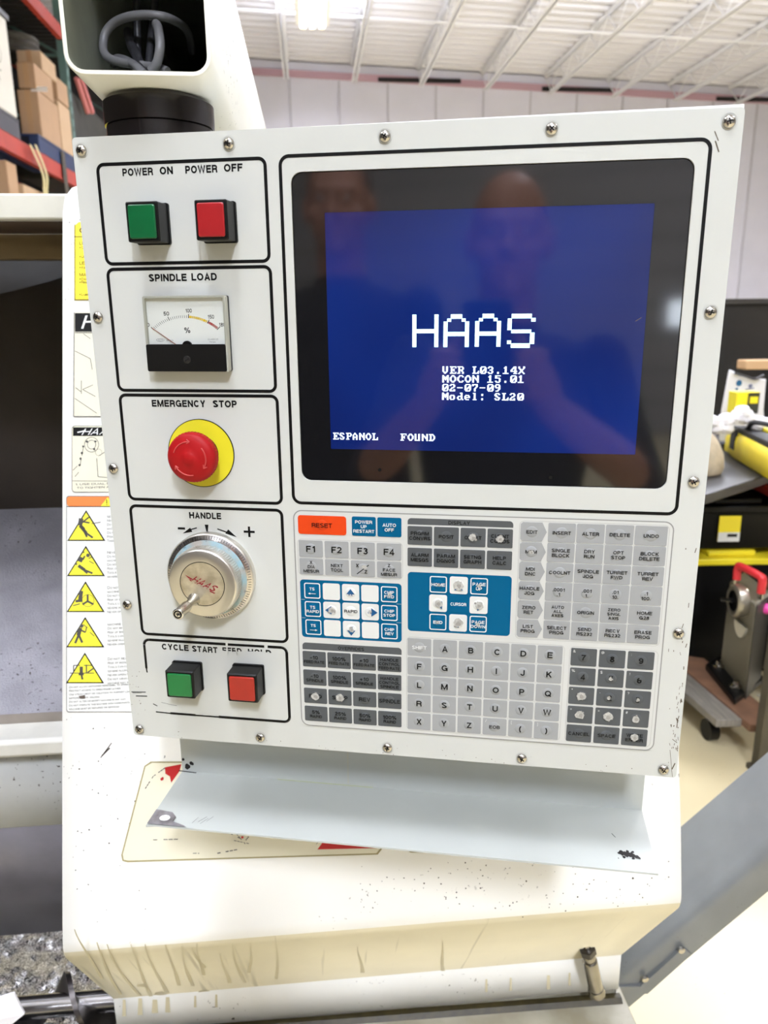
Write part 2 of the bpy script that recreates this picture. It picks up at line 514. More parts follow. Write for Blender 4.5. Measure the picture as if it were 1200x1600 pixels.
def _strip(pl, s, o):
    """a mitred ribbon along a poly-line"""
    pts = [Vector(p) for p in pl]
    q = [pts[0]]
    for p in pts[1:]:
        if (p - q[-1]).length > 1e-4: q.append(p)
    pts = q; n = len(pts)
    closed = (pts[0] - pts[-1]).length < 2e-2 and n > 8
    V, Fc = [], []
    for i in range(n):
        a = pts[i - 1] if i > 0 else (pts[-2] if closed else None)
        c = pts[i + 1] if i < n - 1 else (pts[1] if closed else None)
        d1 = (pts[i] - a).normalized() if a is not None else (c - pts[i]).normalized()
        d2 = (c - pts[i]).normalized() if c is not None else d1
        n1, n2 = Vector((-d1.y, d1.x)), Vector((-d2.y, d2.x))
        m = n1 + n2
        if m.length < .2: m = n1
        m.normalize()
        k = min(1 / max(m.dot(n1), .35), 1.9)
        V += [pts[i] + m * s * k, pts[i] - m * s * k]
    for i in range(n - 1): Fc.append((o + 2 * i, o + 2 * i + 1, o + 2 * i + 3, o + 2 * i + 2))
    return [(v.x, v.y) for v in V], Fc


def text_mesh(s, bold):
    """bold is the stroke half-width in cap heights"""
    k = (s, bold)
    if k in _txt: return _txt[k]
    vs, fs, x = [], [], 0.0
    gap = .10 + bold * .25
    for ch in s:
        if ch == ' ': x += .34; continue
        up_ = ch.upper()
        small = ch != up_
        g = glyph(up_, bold * (1.15 if small else 1))
        if g is None: continue
        kk = .76 if small else 1.0
        for pl in g[0]:
            a, f = _strip(pl, bold * (1.15 if small else 1), len(vs))
            vs += [(px * kk + x, py * kk) for px, py in a]; fs += f
        x += g[1] * kk + gap
    _txt[k] = (vs, fs)
    return _txt[k]


def _cap(bold): return 0.0, 1.0


def text(mb, fr, s, cu, cv, cap, mi, h, width=None, maxw=None, bold=0.095, rot=0.0, shear=0.0, align='c'):
    """lettering with cap height cap (mm) centred at (cu, cv); width squeezes or stretches it to fit"""
    vs, fs = text_mesh(s, bold)
    if not vs: return
    y0, y1 = _cap(bold)
    sc = cap / (y1 - y0)
    x0 = min(v[0] for v in vs); x1 = max(v[0] for v in vs)
    w = (x1 - x0) * sc
    sx = sc
    if width: sx = sc * width / w
    elif maxw and w > maxw: sx = sc * maxw / w
    w = (x1 - x0) * sx
    off = {'c': -w / 2, 'l': 0, 'r': -w}[align]
    ca, sa = math.cos(rot), math.sin(rot)
    P = []
    for x, y in vs:
        X = (x - x0) * sx + off
        Y = -((y - y0) * sc - cap / 2)
        X -= Y * shear
        P.append(fr(cu + X * ca - Y * sa, cv + X * sa + Y * ca, h))
    mb.add(P, fs, mi)


# ================================================================ SETTING
def ceil_z(x, y=0): return 6.70 - 0.0337 * (x + 0.34)


CONCRETE = mat('floor_concrete', (220, 206, 166), 0.35, mottle=0.10, mscale=1.6, specks=0.1)
WALLW = mat('wall_white_metal', (232, 231, 243), 0.5, mottle=0.04, mscale=2)
DECK = mat('roof_deck', (236, 235, 242), 0.5, mottle=0.05, mscale=1)
JOISTW = mat('joist_white', (246, 246, 250), 0.45)
b = MB(); b.box((-7, -9.2, -0.12), (15, 18.3, 0)); struct('floor', b, CONCRETE)
# far wall of ribbed metal panels with a dark closure strip under the deck
b = MB(); b.quad((-7, 18, 0), (15, 18, 0), (15, 18, ceil_z(15)), (-7, 18, ceil_z(-7)))
b.quad((-7, 18.2, 0), (15, 18.2, 0), (15, 18.2, ceil_z(15)), (-7, 18.2, ceil_z(-7)))
x = -6.6
while x < 15:
    b.box((x, 17.97, 0), (x + 0.035, 18.0, ceil_z(x) - 0.3), 1)
    x += 1.05
b.hexa([(-7, 17.94, ceil_z(-7) - .30), (15, 17.94, ceil_z(15) - .30), (15, 18, ceil_z(15) - .30), (-7, 18, ceil_z(-7) - .30),
        (-7, 17.94, ceil_z(-7) - .17), (15, 17.94, ceil_z(15) - .17), (15, 18, ceil_z(15) - .17), (-7, 18, ceil_z(-7) - .17)], 2)
for xa, xb in ((1.6, 3.4), (5.2, 6.8), (9.2, 11.5)):
    b.box((xa, 17.93, ceil_z(xa) - .31), (xb, 17.935, ceil_z(xa) - .22), 3)
struct('wall_far', b, [WALLW, mat('wall_seam', (204, 202, 212), 0.5), mat('closure_strip', (196, 160, 172), 0.6), mat('closure_gap', (30, 26, 26), 0.8)])
b = MB(); b.box((-7.1, -9.2, 0), (-7, 18.2, 7)); struct('wall_left', b, mat('wall_dim', (70, 66, 62), 0.7))  # wall colour darkened to stand in for the shade behind the racks
b = MB(); b.box((15, -9.2, 0), (15.1, 18.2, 7)); struct('wall_right', b, WALLW)
b = MB(); b.box((-7, -9.3, 0), (15, -9.2, 7))
zz = 0.0; k = 0
while zz < 7:
    b.box((-7, -9.2, zz), (15, -9.19, zz + 0.02), 1); zz += 0.4
struct('wall_rear', b, [mat('block_wall', (168, 166, 164), 0.7), mat('mortar', (110, 108, 106), 0.8)])
# corrugated deck: ribs run across the joists
b = MB()
ys = []; y = -9.2
while y < 18.2:
    ys += [(y, 0.0), (y + 0.11, 0.0), (y + 0.15, 0.05), (y + 0.26, 0.05), (y + 0.30, 0.0)]
    y += 0.30
P = []
for (yy, dz) in ys:
    P += [(-7, yy, ceil_z(-7) + dz), (15, yy, ceil_z(15) + dz)]
b.add(P, [(2 * i, 2 * i + 1, 2 * i + 3, 2 * i + 2) for i in range(len(ys) - 1)])
b.quad((-7, -9.2, ceil_z(-7) + .2), (15, -9.2, ceil_z(15) + .2), (15, 18.2, ceil_z(15) + .2), (-7, 18.2, ceil_z(-7) + .2))
struct('ceiling', b, DECK)
# open-web joists, each on its own
for i in range(-3, 11):
    jx = -0.34 + 1.405 * i
    zt = ceil_z(jx) - 0.01; zb = zt - 0.44
    b = MB()
    for s in (-1, 1):
        b.box((jx + s * 0.035 - 0.022, -9.1, zb), (jx + s * 0.035 + 0.022, 17.6, zb + 0.012))
        b.box((jx + s * 0.02 - 0.004, -9.1, zb), (jx + s * 0.02 + 0.004, 17.6, zb + 0.05))
        b.box((jx + s * 0.035 - 0.03, -9.1, zt - 0.012), (jx + s * 0.035 + 0.03, 17.95, zt))
        b.box((jx + s * 0.02 - 0.004, -9.1, zt - 0.06), (jx + s * 0.02 + 0.004, 17.95, zt))
    y = -8.6; up_ = True
    while y < 17.6:
        b.cyl((jx, y, zb + .03 if up_ else zt - .03), (jx, y + 0.45, zt - .03 if up_ else zb + .03), 0.011, 6)
        y += 0.45; up_ = not up_
    b.cyl((jx, 17.5, zb + 0.03), (jx, 17.93, zt - 0.05), 0.012, 6)
    o = struct('roof_joist', b, JOISTW)
# bridging rods across the joists
for y in (3.0, 8.5, 14.0):
    b = MB(); b.tube([(-6.5, y, ceil_z(-6.5) - 0.43), (14.5, y, ceil_z(14.5) - 0.43)], 0.018, 6)
    struct('joist_bridging', b, JOISTW)
# high-bay luminaires
LAMPGLOW = mat('lamp_diffuser', (255, 244, 200), 0.5, emit=1.6)
for k, (lx, ly, lz, lw) in enumerate(LUMINAIRES):
    seen = {8: 'lit fluorescent high-bay lamp hanging under the roof beyond the pendant arm'}
    t = Thing('high_bay_light', seen.get(k, 'unseen fluorescent high-bay lamp over the hall floor, out of view'), 'ceiling light', (lx, ly, lz), 'high-bay lamps' if k == 8 else 'high-bay lamps over the near floor')
    b = MB(); b.hexa([(lx - .27, ly - .62, lz), (lx + .27, ly - .62, lz), (lx + .27, ly + .62, lz), (lx - .27, ly + .62, lz),
                      (lx - .16, ly - .60, lz + .09), (lx + .16, ly - .60, lz + .09), (lx + .16, ly + .60, lz + .09), (lx - .16, ly + .60, lz + .09)])
    t.part('housing', b, JOISTW)
    for s in (-0.15, 0.0, 0.15):
        b = MB(); b.cyl((lx + s, ly - .58, lz - .012), (lx + s, ly + .58, lz - .012), 0.05, 10)
        t.part('tube', b, LAMPGLOW)
    for s in (-.5, .5):
        b = MB(); b.cyl((lx, ly + s, lz + .08), (lx, ly + s, ceil_z(lx) - 0.0), 0.006, 6); t.part('hanger', b, JOISTW)
# a small dark roof vent
b = MB(); p = Vector((2.6, 13.4, ceil_z(2.6) - 0.03)); b.box((p.x - .22, p.y - .22, p.z), (p.x + .22, p.y + .22, p.z + .05)); b.box((p.x - .17, p.y - .17, p.z - .01), (p.x + .17, p.y + .17, p.z), 1)
o = b.build('roof_vent', [JOISTW, mat('vent_dark', (40, 38, 40), 0.8)]); tag(o, 'small dark square vent set into the white roof deck', 'vent')
# bright window in the rear wall, seen only as a glint in the screen
b = MB(); b.box((-0.2, -9.195, 1.36), (0.06, -9.18, 1.66)); b.ring(Frame((0, -9.18, 0), (1, 0, 0), (0, 0, 1), (0, 1, 0)), rr(-230, 1330, 90, 1690, 4), rr(-200, 1360, 60, 1660, 4), 0, 20, 1)
o = struct('window_1', b, [mat('daylight_pane', (235, 245, 255), 0.4, emit=9.0), WALLW])

# ================================================================ CONTROL PENDANT
PC = CAM + M @ Vector((0.00360772, -0.03074465, 0.59902902))      # centre of the face
ex = M @ AX_A
pendant = bpy.data.objects.new('control_pendant', None)
COL.objects.link(pendant)
pendant.location = PC
pendant.rotation_euler = (0, 0, math.atan2(ex.y, ex.x))
tag(pendant, 'white machine control pendant with blue start-up screen, push buttons and membrane keypad', 'control panel')
PF = Frame((-0.240, 0, 0.2528), (1, 0, 0), (0, 0, -1), (0, -1, 0))   # local: u 0..480, v 0..505.6


def ppart(name, mb, mats, parent=None, label=None, bevel=0.0):
    o = mb.build(name, mats, parent or pendant, None, bevel)
    if label: o['label'] = label
    return o


# --- front plate with printed frames and titles
b = MB()
outer = rr(0, 0, 480, 505.6, 3.0); inner = rr(168.9, 29.6, 451.6, 260.3, 8)
b.ring(PF, outer, inner, -3.0, 0, 0)
b.prism(PF, rr(0.5, 0.5, 479.5, 505.1, 3), -3.2, -3.05, 2)


def frame_line(u0, v0, u1, v1, r, w=2.5):
    b.ring(PF, rr(u0 - w / 2, v0 - w / 2, u1 + w / 2, v1 + w / 2, r + w / 2), rr(u0 + w / 2, v0 + w / 2, u1 - w / 2, v1 - w / 2, r - w / 2), 0.12, 0.12, 1)


frame_line(18.5, 19.6, 150, 91.2, 5)
frame_line(18.5, 95.2, 150.5, 189.0, 5)
frame_line(18.6, 192.8, 151.3, 280.2, 5)
frame_line(18.4, 286.0, 151.0, 403.3, 5)
frame_line(161.4, 18.8, 460.4, 279.2, 6.5)


def stroke(pts, w, h=0.12, mi=1):
    for p, q in zip(pts[:-1], pts[1:]): b.flat(PF, bar(p, q, w), h, mi)


# worn frame around the cycle buttons: left side and part of the lower line are rubbed away
box5 = rr(18.9, 408.8, 149.9, 480.4, 5, 8)
pts5 = box5 + [box5[0]]
for i in range(len(pts5) - 1):
    (u, v), (u2, v2) = pts5[i], pts5[i + 1]
    if abs(u - u2) < 30 and abs(v - v2) < 30:
        if u < 60 and v > 440: continue
        stroke([(u, v), (u2, v2)], 2.5)
stroke([(149.9, 413), (149.9, 476)], 2.5)
stroke([(18.9, 414), (18.9, 437)], 2.2); stroke([(18.9, 437), (19.2, 441)], 1.2)
stroke([(24, 408.8), (95, 408.8)], 2.5); stroke([(97, 408.9), (130, 408.8)], 2.3); stroke([(133, 408.8), (145, 408.8)], 2.5)
stroke([(24, 480.0), (40, 480.6)], 1.2); stroke([(38, 480.3), (62, 480.4)], 2.2); stroke([(62, 480.6), (84, 480.6)], 1.5); stroke([(84, 480.4), (145, 480.4)], 2.5)
for (p, q, w) in (((2, 461.5), (16, 460.8), .7), ((6, 465.4), (17, 464.8), .9), ((22, 472), (26, 474), .8), ((30, 470), (45, 472.5), .3), ((3, 462.4), (12, 462), .4)):
    stroke([p, q], w)
# titles
text(b, PF, 'POWER', 50.5, 25.6, 5.4, 1, .12, 24.5, bold=.118); text(b, PF, 'ON', 73.3, 25.4, 5.4, 1, .12, 10.4, bold=.118)
text(b, PF, 'POWER', 100.8, 25.4, 5.4, 1, .12, 25.0, bold=.118); text(b, PF, 'OFF', 125.6, 25.2, 5.4, 1, .12, 14.4, bold=.118)
text(b, PF, 'SPINDLE', 67.8, 102.0, 5.5, 1, .12, 31, bold=.118); text(b, PF, 'LOAD', 97.5, 101.8, 5.5, 1, .12, 20.5, bold=.118)
text(b, PF, 'EMERGENCY', 68.6, 199.3, 5.6, 1, .12, 45.5, bold=.118); text(b, PF, 'STOP', 107.8, 199.3, 5.6, 1, .12, 20, bold=.118)
text(b, PF, 'HANDLE', 84.6, 292.7, 5.5, 1, .12, 28, bold=.118)
text(b, PF, 'CYCLE', 48.0, 414.6, 5.7, 1, .12, 25.0, bold=.118); text(b, PF, 'START', 75.4, 414.9, 5.7, 1, .12, 23.5, bold=.118)
# FEED HOLD with its upper half worn off
text(b, PF, 'FEED', 100.5, 414.6, 5.6, 1, .10, 17.5, bold=.118); text(b, PF, 'HOLD', 125.5, 414.6, 5.6, 1, .10, 21, bold=.118)
b.flat(PF, [(90.5, 414.9), (100, 415.6), (112, 414.4), (126, 413.8), (137, 414.6), (138, 418.3), (90, 418.4)], .14, 0)
b.flat(PF, bar((120.5, 411.5), (120.5, 418), 1.2), .14, 0); b.flat(PF, bar((104, 411.5), (105, 418), 1.2), .14, 0); b.flat(PF, bar((96, 411.5), (97, 418), 0.9), .14, 0)
# plus / minus arrows over the handle
stroke([(59.5, 304.6), (66.0, 304.6)], 1.9); stroke([(117.5, 305.4), (127, 305.4)], 1.9); stroke([(122.2, 300.8), (122.2, 310)], 1.9)
b.flat(PF, [(83.6, 300.5), (86.9, 300.5), (85.3, 310.2)], .12, 1)
stroke([(76.5, 303.6), (69.5, 305.7)], 1.0); b.flat(PF, [(63.5, 309), (70.6, 303.6), (72.2, 307.2)], .12, 1)
stroke([(94.5, 303.9), (103.5, 306.7)], 1.0); b.flat(PF, [(111.2, 310.6), (101.2, 307.6), (104, 304)], .12, 1)
# scratches, rust streaks below the buttons, dirt along the right edge
for k in range(46):
    v = rnd.choice([rnd.uniform(380, 500), rnd.uniform(300, 500), rnd.uniform(430, 480)])
    u = 480 - abs(rnd.gauss(0, 5)) - 1.5
    if u < 462: continue
    a = rnd.uniform(1.2, 1.9); L = rnd.uniform(.6, 4)
    b.flat(PF, bar((u, v), (max(464, min(479, u + L * math.cos(a))), min(503, v + L * math.sin(a))), rnd.uniform(.25, .8)), .11, 3)
for (p, q, w) in (((420, 137), (424, 134.5), .4), ((463, 20), (466, 27), .8), ((462, 14), (465, 20), .6), ((474, 470), (478, 473), .5), ((476, 498), (478, 492), .9), ((473, 480), (477, 505), .35)):
    stroke([p, q], w, .11, 3)
for k in range(60):
    u, v = (rnd.uniform(4, 476), 505.6 - abs(rnd.gauss(0, 5))) if k % 3 else (rnd.uniform(0, 14), rnd.uniform(440, 505))
    b.flat(PF, blob(u, min(v, 504.8), rnd.uniform(.15, .45), 6, .4, k), .11, 3)
ppart('front_panel', b, [PANEL, INK, STEEL, mat('grime', (92, 80, 62), 0.7)])

# --- housing behind the plate, open rolled edge at the bottom
b = MB()
b.prism(PF, rr(8, 4, 472, 501, 6), -78, -3.4, 0)
b.prism(PF, [(10, 501), (472, 501), (472, 512), (10, 512)], -80, -76, 0)
P = [PF(60, -.3, -3.3), PF(480, -2.4, -3.3), PF(480, .6, -3.3), PF(60, .6, -3.3)]  # added white sliver standing in for the bright fringe along the plate's top
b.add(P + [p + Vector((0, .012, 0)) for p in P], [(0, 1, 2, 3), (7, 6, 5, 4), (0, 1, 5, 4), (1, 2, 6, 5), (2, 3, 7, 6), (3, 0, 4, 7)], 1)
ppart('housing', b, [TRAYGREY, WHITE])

# --- screws
SCREW_UV = [(7, 9.4), (123.2, 9), (239, 8.6), (355, 8.4), (470.6, 8.6), (6.8, 131.4), (470.8, 131.2), (6.9, 254.2), (470.7, 253.8),
            (6.8, 376.4), (470.6, 376.1), (6.4, 499), (122, 498), (237.4, 498.2), (353.4, 498.6), (469.4, 498.6)]
for k, (u, v) in enumerate(SCREW_UV):
    b = MB()
    o = PF(u, v, 0)
    b.lathe(o, (0, -1, 0), [(5.2e-3, 0), (5.2e-3, .2e-3)], 20, 2)
    b.lathe(o, (0, -1, 0), [(4.3e-3, .0e-3), (4.3e-3, .8e-3), (3.6e-3, 1.8e-3), (2.3e-3, 2.5e-3), (1.0e-3, 2.75e-3), (0, 2.8e-3)], 22, 0)
    a = rnd.uniform(0, 1.5)
    for da in (0, PI / 2):
        ca, sa = math.cos(a + da), math.sin(a + da)
        b.prism(PF, bar((u - 2.0 * ca, v - 2.0 * sa), (u + 2.0 * ca, v + 2.0 * sa), 0.85), 1.6, 2.9, 1)
    ppart('screw', b, [STEEL, INK, mat('screw_washer_dirt', (120, 110, 95), 0.6)])


# --- square push buttons
def push_button(u0, v0, u1, v1, colour, nm, label, H=19):
    b = MB()
    P0 = rr(u0, v0, u1, v1, 1.2, 3)
    b.loft([[PF(u, v, 0) for u, v in P0], [PF(u, v, H - 1) for u, v in P0], [PF(u, v, H) for u, v in rr(u0 + .8, v0 + .8, u1 - .8, v1 - .8, 1.0, 3)]], 0)
    b.ring(PF, rr(u0 - .8, v0 - .8, u1 + .8, v1 + .8, 1.6, 3), rr(u0 + .1, v0 + .1, u1 - .1, v1 - .1, 1.2, 3), 0, 2.2)
    o = ppart(nm, b, [BLACKPL])
    b = MB()
    w = 2.2
    Q0 = rr(u0 + w, v0 + w, u1 - w, v1 - w, 1.5, 3); Q1 = rr(u0 + w + .7, v0 + w + .7, u1 - w - .7, v1 - w - .7, 1.2, 3)
    b.loft([[PF(u, v, H - .5) for u, v in Q0], [PF(u, v, H + .7) for u, v in Q0], [PF(u, v, H + 1.2) for u, v in Q1]], 0)
    ppart('button_cap', b, mat('cap_' + nm, colour, 0.32, mottle=0.12, mscale=60), o, label)


push_button(47.2, 49.0, 72.6, 77.2, (4, 92, 48), 'power_on_button', 'green power-on button cap')
push_button(100.8, 49.2, 125.6, 77.0, (160, 28, 32), 'power_off_button', 'red power-off button cap')
push_button(45.4, 427.9, 71.4, 453.6, (8, 112, 52), 'cycle_start_button', 'green cycle-start button cap')
push_button(101.4, 426.9, 128.2, 453.4, (166, 38, 26), 'feed_hold_button', 'red feed-hold button cap')

# --- spindle load meter
b = MB()
MU0, MU1, MV0, MV1 = 49.8, 116.2, 115.8, 173.2
b.prism(PF, rr(MU0, MV0, MU1, MV1, 1.5, 3), 0, 3.0, 1)
b.ring(PF, rr(MU0, MV0, MU1, MV1, 1.5, 3), rr(MU0 + 1.6, MV0 + 1.6, MU1 - 1.6, MV1 - 1.6, 1.0, 3), 3, 9.6, 0)
b.prism(PF, rr(MU0 + .2, 152.2, MU1 - 1.2, MV1 - .2, 1.2, 3), 3.0, 10.4, 1)
meter = ppart('spindle_load_meter', b, [mat('meter_edge_grey', (176, 176, 164), 0.25), BLACKPL])
# dial plate
b = MB()
b.flat(PF, [(MU0 + 1.6, MV0 + 1.6), (MU1 - 1.6, MV0 + 1.6), (MU1 - 1.6, 152.3), (MU0 + 1.6, 152.3)], 6.6, 0)
dcu, dcv, DR = 82.0, 163.0, 37.5       # centre and radius of the scale arc


def dial(p, r):                         # p in percent 0..180
    a = math.radians(-138 + 90 * p / 180.0 + 3)
    return (dcu + r * math.cos(a) * 1.02, dcv + r * math.sin(a) * 0.86)


for k in range(0, 181, 5):
    big = k in (0, 50, 100, 150, 180)
    mi = 1 if k < 100 else (3 if k < 150 else 4)
    r0, r1 = DR - 1.9, DR + (1.7 if big else 0.5)
    b.flat(PF, bar(dial(k, r0), dial(k, r1), .55 if big else .32), 6.65, 1 if big else mi)
for (k0, k1, mi) in ((101, 148, 3), (151, 178, 4)):
    n = 12
    P = [dial(k0 + (k1 - k0) * i / n, DR + .3) for i in range(n + 1)] + [dial(k0 + (k1 - k0) * i / n, DR - 1.7) for i in range(n, -1, -1)]
    for i in range(n):
        b.flat(PF, [dial(k0 + (k1 - k0) * (i + .1) / n, DR + .3), dial(k0 + (k1 - k0) * (i + .85) / n, DR + .3), dial(k0 + (k1 - k0) * (i + .85) / n, DR - 1.7), dial(k0 + (k1 - k0) * (i + .1) / n, DR - 1.7)], 6.65, mi)
for s, p in (('0', 0), ('50', 50), ('100', 100), ('150', 150), ('180', 180)):
    u, v = dial(p, DR + 4.6)
    if p == 180: u += -.2; v += .2
    text(b, PF, s, u, v, 2.9, 1, 6.65, bold=0.085, maxw=5.0)
text(b, PF, '%', 83.5, 141.6, 4.2, 1, 6.65, bold=0.075)
text(b, PF, 'SCHI', 60.6, 149.0, 1.2, 1, 6.65, bold=0.05); text(b, PF, 'BP-670', 68.6, 149.3, 1.1, 1, 6.65, bold=0.05)
b.ring(PF, circ(60.6, 149.0, 3.3, 20, 1.2), circ(60.6, 149.0, 3.1, 20, 1.0), 6.65, 6.65, 1)
text(b, PF, 'CLASS 2.5', 104, 148.5, 1.2, 1, 6.65, bold=0.05); text(b, PF, 'FS 1mA', 103.5, 150.6, 1.0, 1, 6.65, bold=0.05)
ppart('dial_plate', b, [mat('dial_white', (232, 234, 230), 0.5), INK, INKSOFT, mat('scale_yellow', (226, 190, 20), 0.5), mat('scale_red', (170, 36, 30), 0.5)], meter)
b = MB(); tip = dial(1, DR + .2)
b.prism(PF, bar((dcu - 8.5, 152.4), tip, .5), 7.2, 7.5, 0)
b.prism(PF, circ(83.0, 153.6, 4, 20), 6.65, 8.4, 1)
ppart('needle', b, [mat('needle_rust', (150, 92, 70), 0.5), BLACKPL], meter)
b = MB(); b.prism(PF, rr(MU0 + .4, MV0 + .4, MU1 - .4, 152.2, 1.2, 3), 9.7, 10.3, 0)
ppart('clear_cover', b, CLEAR, meter)
b = MB(); o = PF(83.3, 163.8, 10.4)
b.lathe(o, (0, -1, 0), [(3.0e-3, 0), (3.0e-3, .4e-3), (2.3e-3, .6e-3), (0, .6e-3)], 20); b.prism(PF, bar((81.6, 165.2), (85, 162.4), .8), 10.9, 11.1, 1)
ppart('adjusting_screw', b, [mat('black_gloss_plastic', (34, 34, 34), 0.25), INK], meter)

# --- emergency stop
b = MB()
b.prism(PF, circ(85.2, 239.7, 28, 64), 0, 1.0, 0)
b.ring(PF, circ(85.2, 239.7, 28.2, 64), circ(85.2, 239.7, 27.7, 64), 0, 1.1, 1)
estop = ppart('emergency_stop_base', b, [mat('warning_yellow', (228, 217, 42), 0.45, mottle=0.05, mscale=40), INK], None, 'yellow emergency stop disc')
b = MB(); b.lathe(PF(85.2, 239.7, 1), (0, -1, 0), [(15e-3, 0), (15e-3, 6e-3), (13.5e-3, 7e-3), (13.5e-3, 13e-3)], 40)
ppart('collar', b, BLACKPL, estop)
b = MB()
prof = [(13e-3, 12e-3), (18.5e-3, 12.5e-3), (19.9e-3, 14e-3), (20.1e-3, 19e-3), (19.6e-3, 21.5e-3), (18e-3, 23.2e-3), (14e-3, 24.6e-3), (9e-3, 25.6e-3), (6.2e-3, 25.9e-3), (5.2e-3, 26.5e-3), (3e-3, 27.3e-3), (0, 27.5e-3)]
b.lathe(PF(85.2, 239.7, 0), (0, -1, 0), prof, 56, 0)
for a0 in (200, 320, 80):               # the three moulded turn arrows
    pr = [(85.2 + 13.5 * math.cos(math.radians(a0 + q)), 239.7 + 13.5 * math.sin(math.radians(a0 + q))) for q in range(0, 75, 6)]
    b.tube([PF(u, v, 24.9) for u, v in pr], .55e-3, 6, 1)
    a = math.radians(a0 + 74); tu, tv = 85.2 + 13.5 * math.cos(a), 239.7 + 13.5 * math.sin(a)
    for sgn in (-1, 1):
        aa = a - PI / 2 + sgn * 0.6
        b.tube([PF(tu, tv, 24.9), PF(tu + 3 * math.cos(aa), tv + 3 * math.sin(aa), 24.8)], .5e-3, 6, 1)
for k in range(48):
    a = 2 * PI * k / 48
    b.cyl(PF(85.2 + 20.05 * math.cos(a), 239.7 + 20.05 * math.sin(a), 15), PF(85.2 + 20.05 * math.cos(a), 239.7 + 20.05 * math.sin(a), 19), .35e-3, 5)
ppart('mushroom_head', b, [mat('estop_red', (158, 16, 20), 0.5, ior=1.3), mat('estop_red_worn', (188, 66, 62), 0.5)], estop, 'red mushroom head with moulded arrows')

# --- jog handle
HU, HV = 87.4, 345.0
b = MB()
b.lathe(PF(HU, HV, 0), (0, -1, 0), [(38.6e-3, 0), (38.6e-3, 4.5e-3), (38.0e-3, 6.0e-3), (37.2e-3, 6.5e-3), (33.4e-3, 8.4e-3), (29e-3, 9.8e-3), (0, 9.8e-3)], 80, mis=[0, 0, 0, 1, 2, 2])
for k in range(100):
    a = 2 * PI * k / 100; L = 3.4 if k % 5 == 0 else 2.2
    r0 = 36.8; r1 = r0 - L
    h0, h1 = 6.5 + .5 * (37.2 - r0) + .12, 6.5 + .5 * (37.2 - r1) + .12
    p, q = (HU + r0 * math.cos(a), HV + r0 * math.sin(a)), (HU + r1 * math.cos(a), HV + r1 * math.sin(a))
    w = .2; t_ = (-math.sin(a) * w, math.cos(a) * w)
    b.add([PF(p[0] + t_[0], p[1] + t_[1], h0), PF(p[0] - t_[0], p[1] - t_[1], h0), PF(q[0] - t_[0], q[1] - t_[1], h1), PF(q[0] + t_[0], q[1] + t_[1], h1)], [(0, 1, 2, 3)], 3)
HPF = Frame(PF(0, 0, 0), (1, 0, 0), (0, 0, -1), (0, -1, 0))
for k in range(0, 100, 10):
    a = -PI / 2 + 2 * PI * k / 100
    text(b, PF, str(k), HU + 33.0 * math.cos(a), HV + 33.0 * math.sin(a), 1.7, 3, 9.0, bold=0.05, rot=a + PI / 2)
handle = ppart('jog_handle_dial', b, [ALU, mat('dial_bright', (196, 192, 190), 0.2, 1.0), mat('dial_pale_blue', (150, 186, 196), 0.5, 0.3, second=(176, 170, 160), mscale=90), INKSOFT], None, 'engraved aluminium dial ring')  # sloping inner band mottled in pale blue and warm grey
b = MB()
b.lathe(PF(HU, HV, 0), (0, -1, 0), [(29.6e-3, 9.8e-3), (29.8e-3, 11e-3), (29.8e-3, 20.5e-3), (29.0e-3, 22.4e-3), (28e-3, 23e-3), (19.4e-3, 23e-3), (19.3e-3, 22.6e-3), (18.9e-3, 22.6e-3), (18.8e-3, 23.05e-3), (0, 23.05e-3)], 90, mis=[0, 0, 0, 0, 0, 1, 1, 1, 2])
for k in range(90):                     # knurled rim
    a = 2 * PI * k / 90
    u, v = HU + 29.8 * math.cos(a), HV + 29.8 * math.sin(a)
    b.cyl(PF(u, v, 11.5), PF(u, v, 20), .55e-3, 5)
# worn maker's wordmark, slanting downwards across the knob
TH = 0.42
text(b, PF, 'HAAS', HU + 2.2, HV - 0.2, 6.2, 3, 23.2, 21, bold=0.09, rot=TH, shear=0.55)
ca, sa = math.cos(TH), math.sin(TH)
def kn(u, v): return (HU + u * ca - v * sa, HV + u * sa + v * ca)
b.flat(PF, [kn(-16.5, -1.2), kn(-9, -.6), kn(-10, .6), kn(-13, .2)], 23.2, 3)
b.flat(PF, [kn(-12, .8), kn(-8.4, .8), kn(-9.0, 1.9), kn(-11, 1.6)], 23.2, 3)
b.flat(PF, [kn(8, 2.2), kn(13.0, 2.2), kn(12.2, 3.2), kn(8, 3.2)], 23.2, 3)
for (u, v, w) in ((-4, -1.8, .9), (-1, 1.5, .7), (2.5, -2.2, .8), (5, 1.2, 1.0), (8, -1, .7), (-7, 1.2, .8)):
    b.flat(PF, bar(kn(u - 2.5, v), kn(u + 2, v - .3), w), 23.25, 2)
knob = ppart('knob', b, [ALU, INK, mat('knob_label_silver', (214, 206, 184), 0.34, 0.75, second=(180, 170, 146), mscale=120), mat('wordmark_red', (142, 14, 34), 0.5)], handle, 'knurled silver knob with red lettering')
b = MB()
cu_, cv_ = 79.0, 359.0
b.lathe(PF(cu_, cv_, 0), (0, -1, 0), [(5.5e-3, 23e-3), (4.2e-3, 26e-3), (3.4e-3, 31e-3), (3.4e-3, 37e-3), (4.4e-3, 38e-3), (4.6e-3, 39e-3), (4.6e-3, 55.0e-3), (3.9e-3, 55.6e-3), (3.5e-3, 55.6e-3), (3.4e-3, 54.6e-3), (0, 54.6e-3)], 32, mis=[0] * 8 + [1, 1])
b.lathe(PF(cu_, cv_, 0), (0, -1, 0), [(2.6e-3, 54.6e-3), (2.4e-3, 55.3e-3), (0, 55.6e-3)], 20)
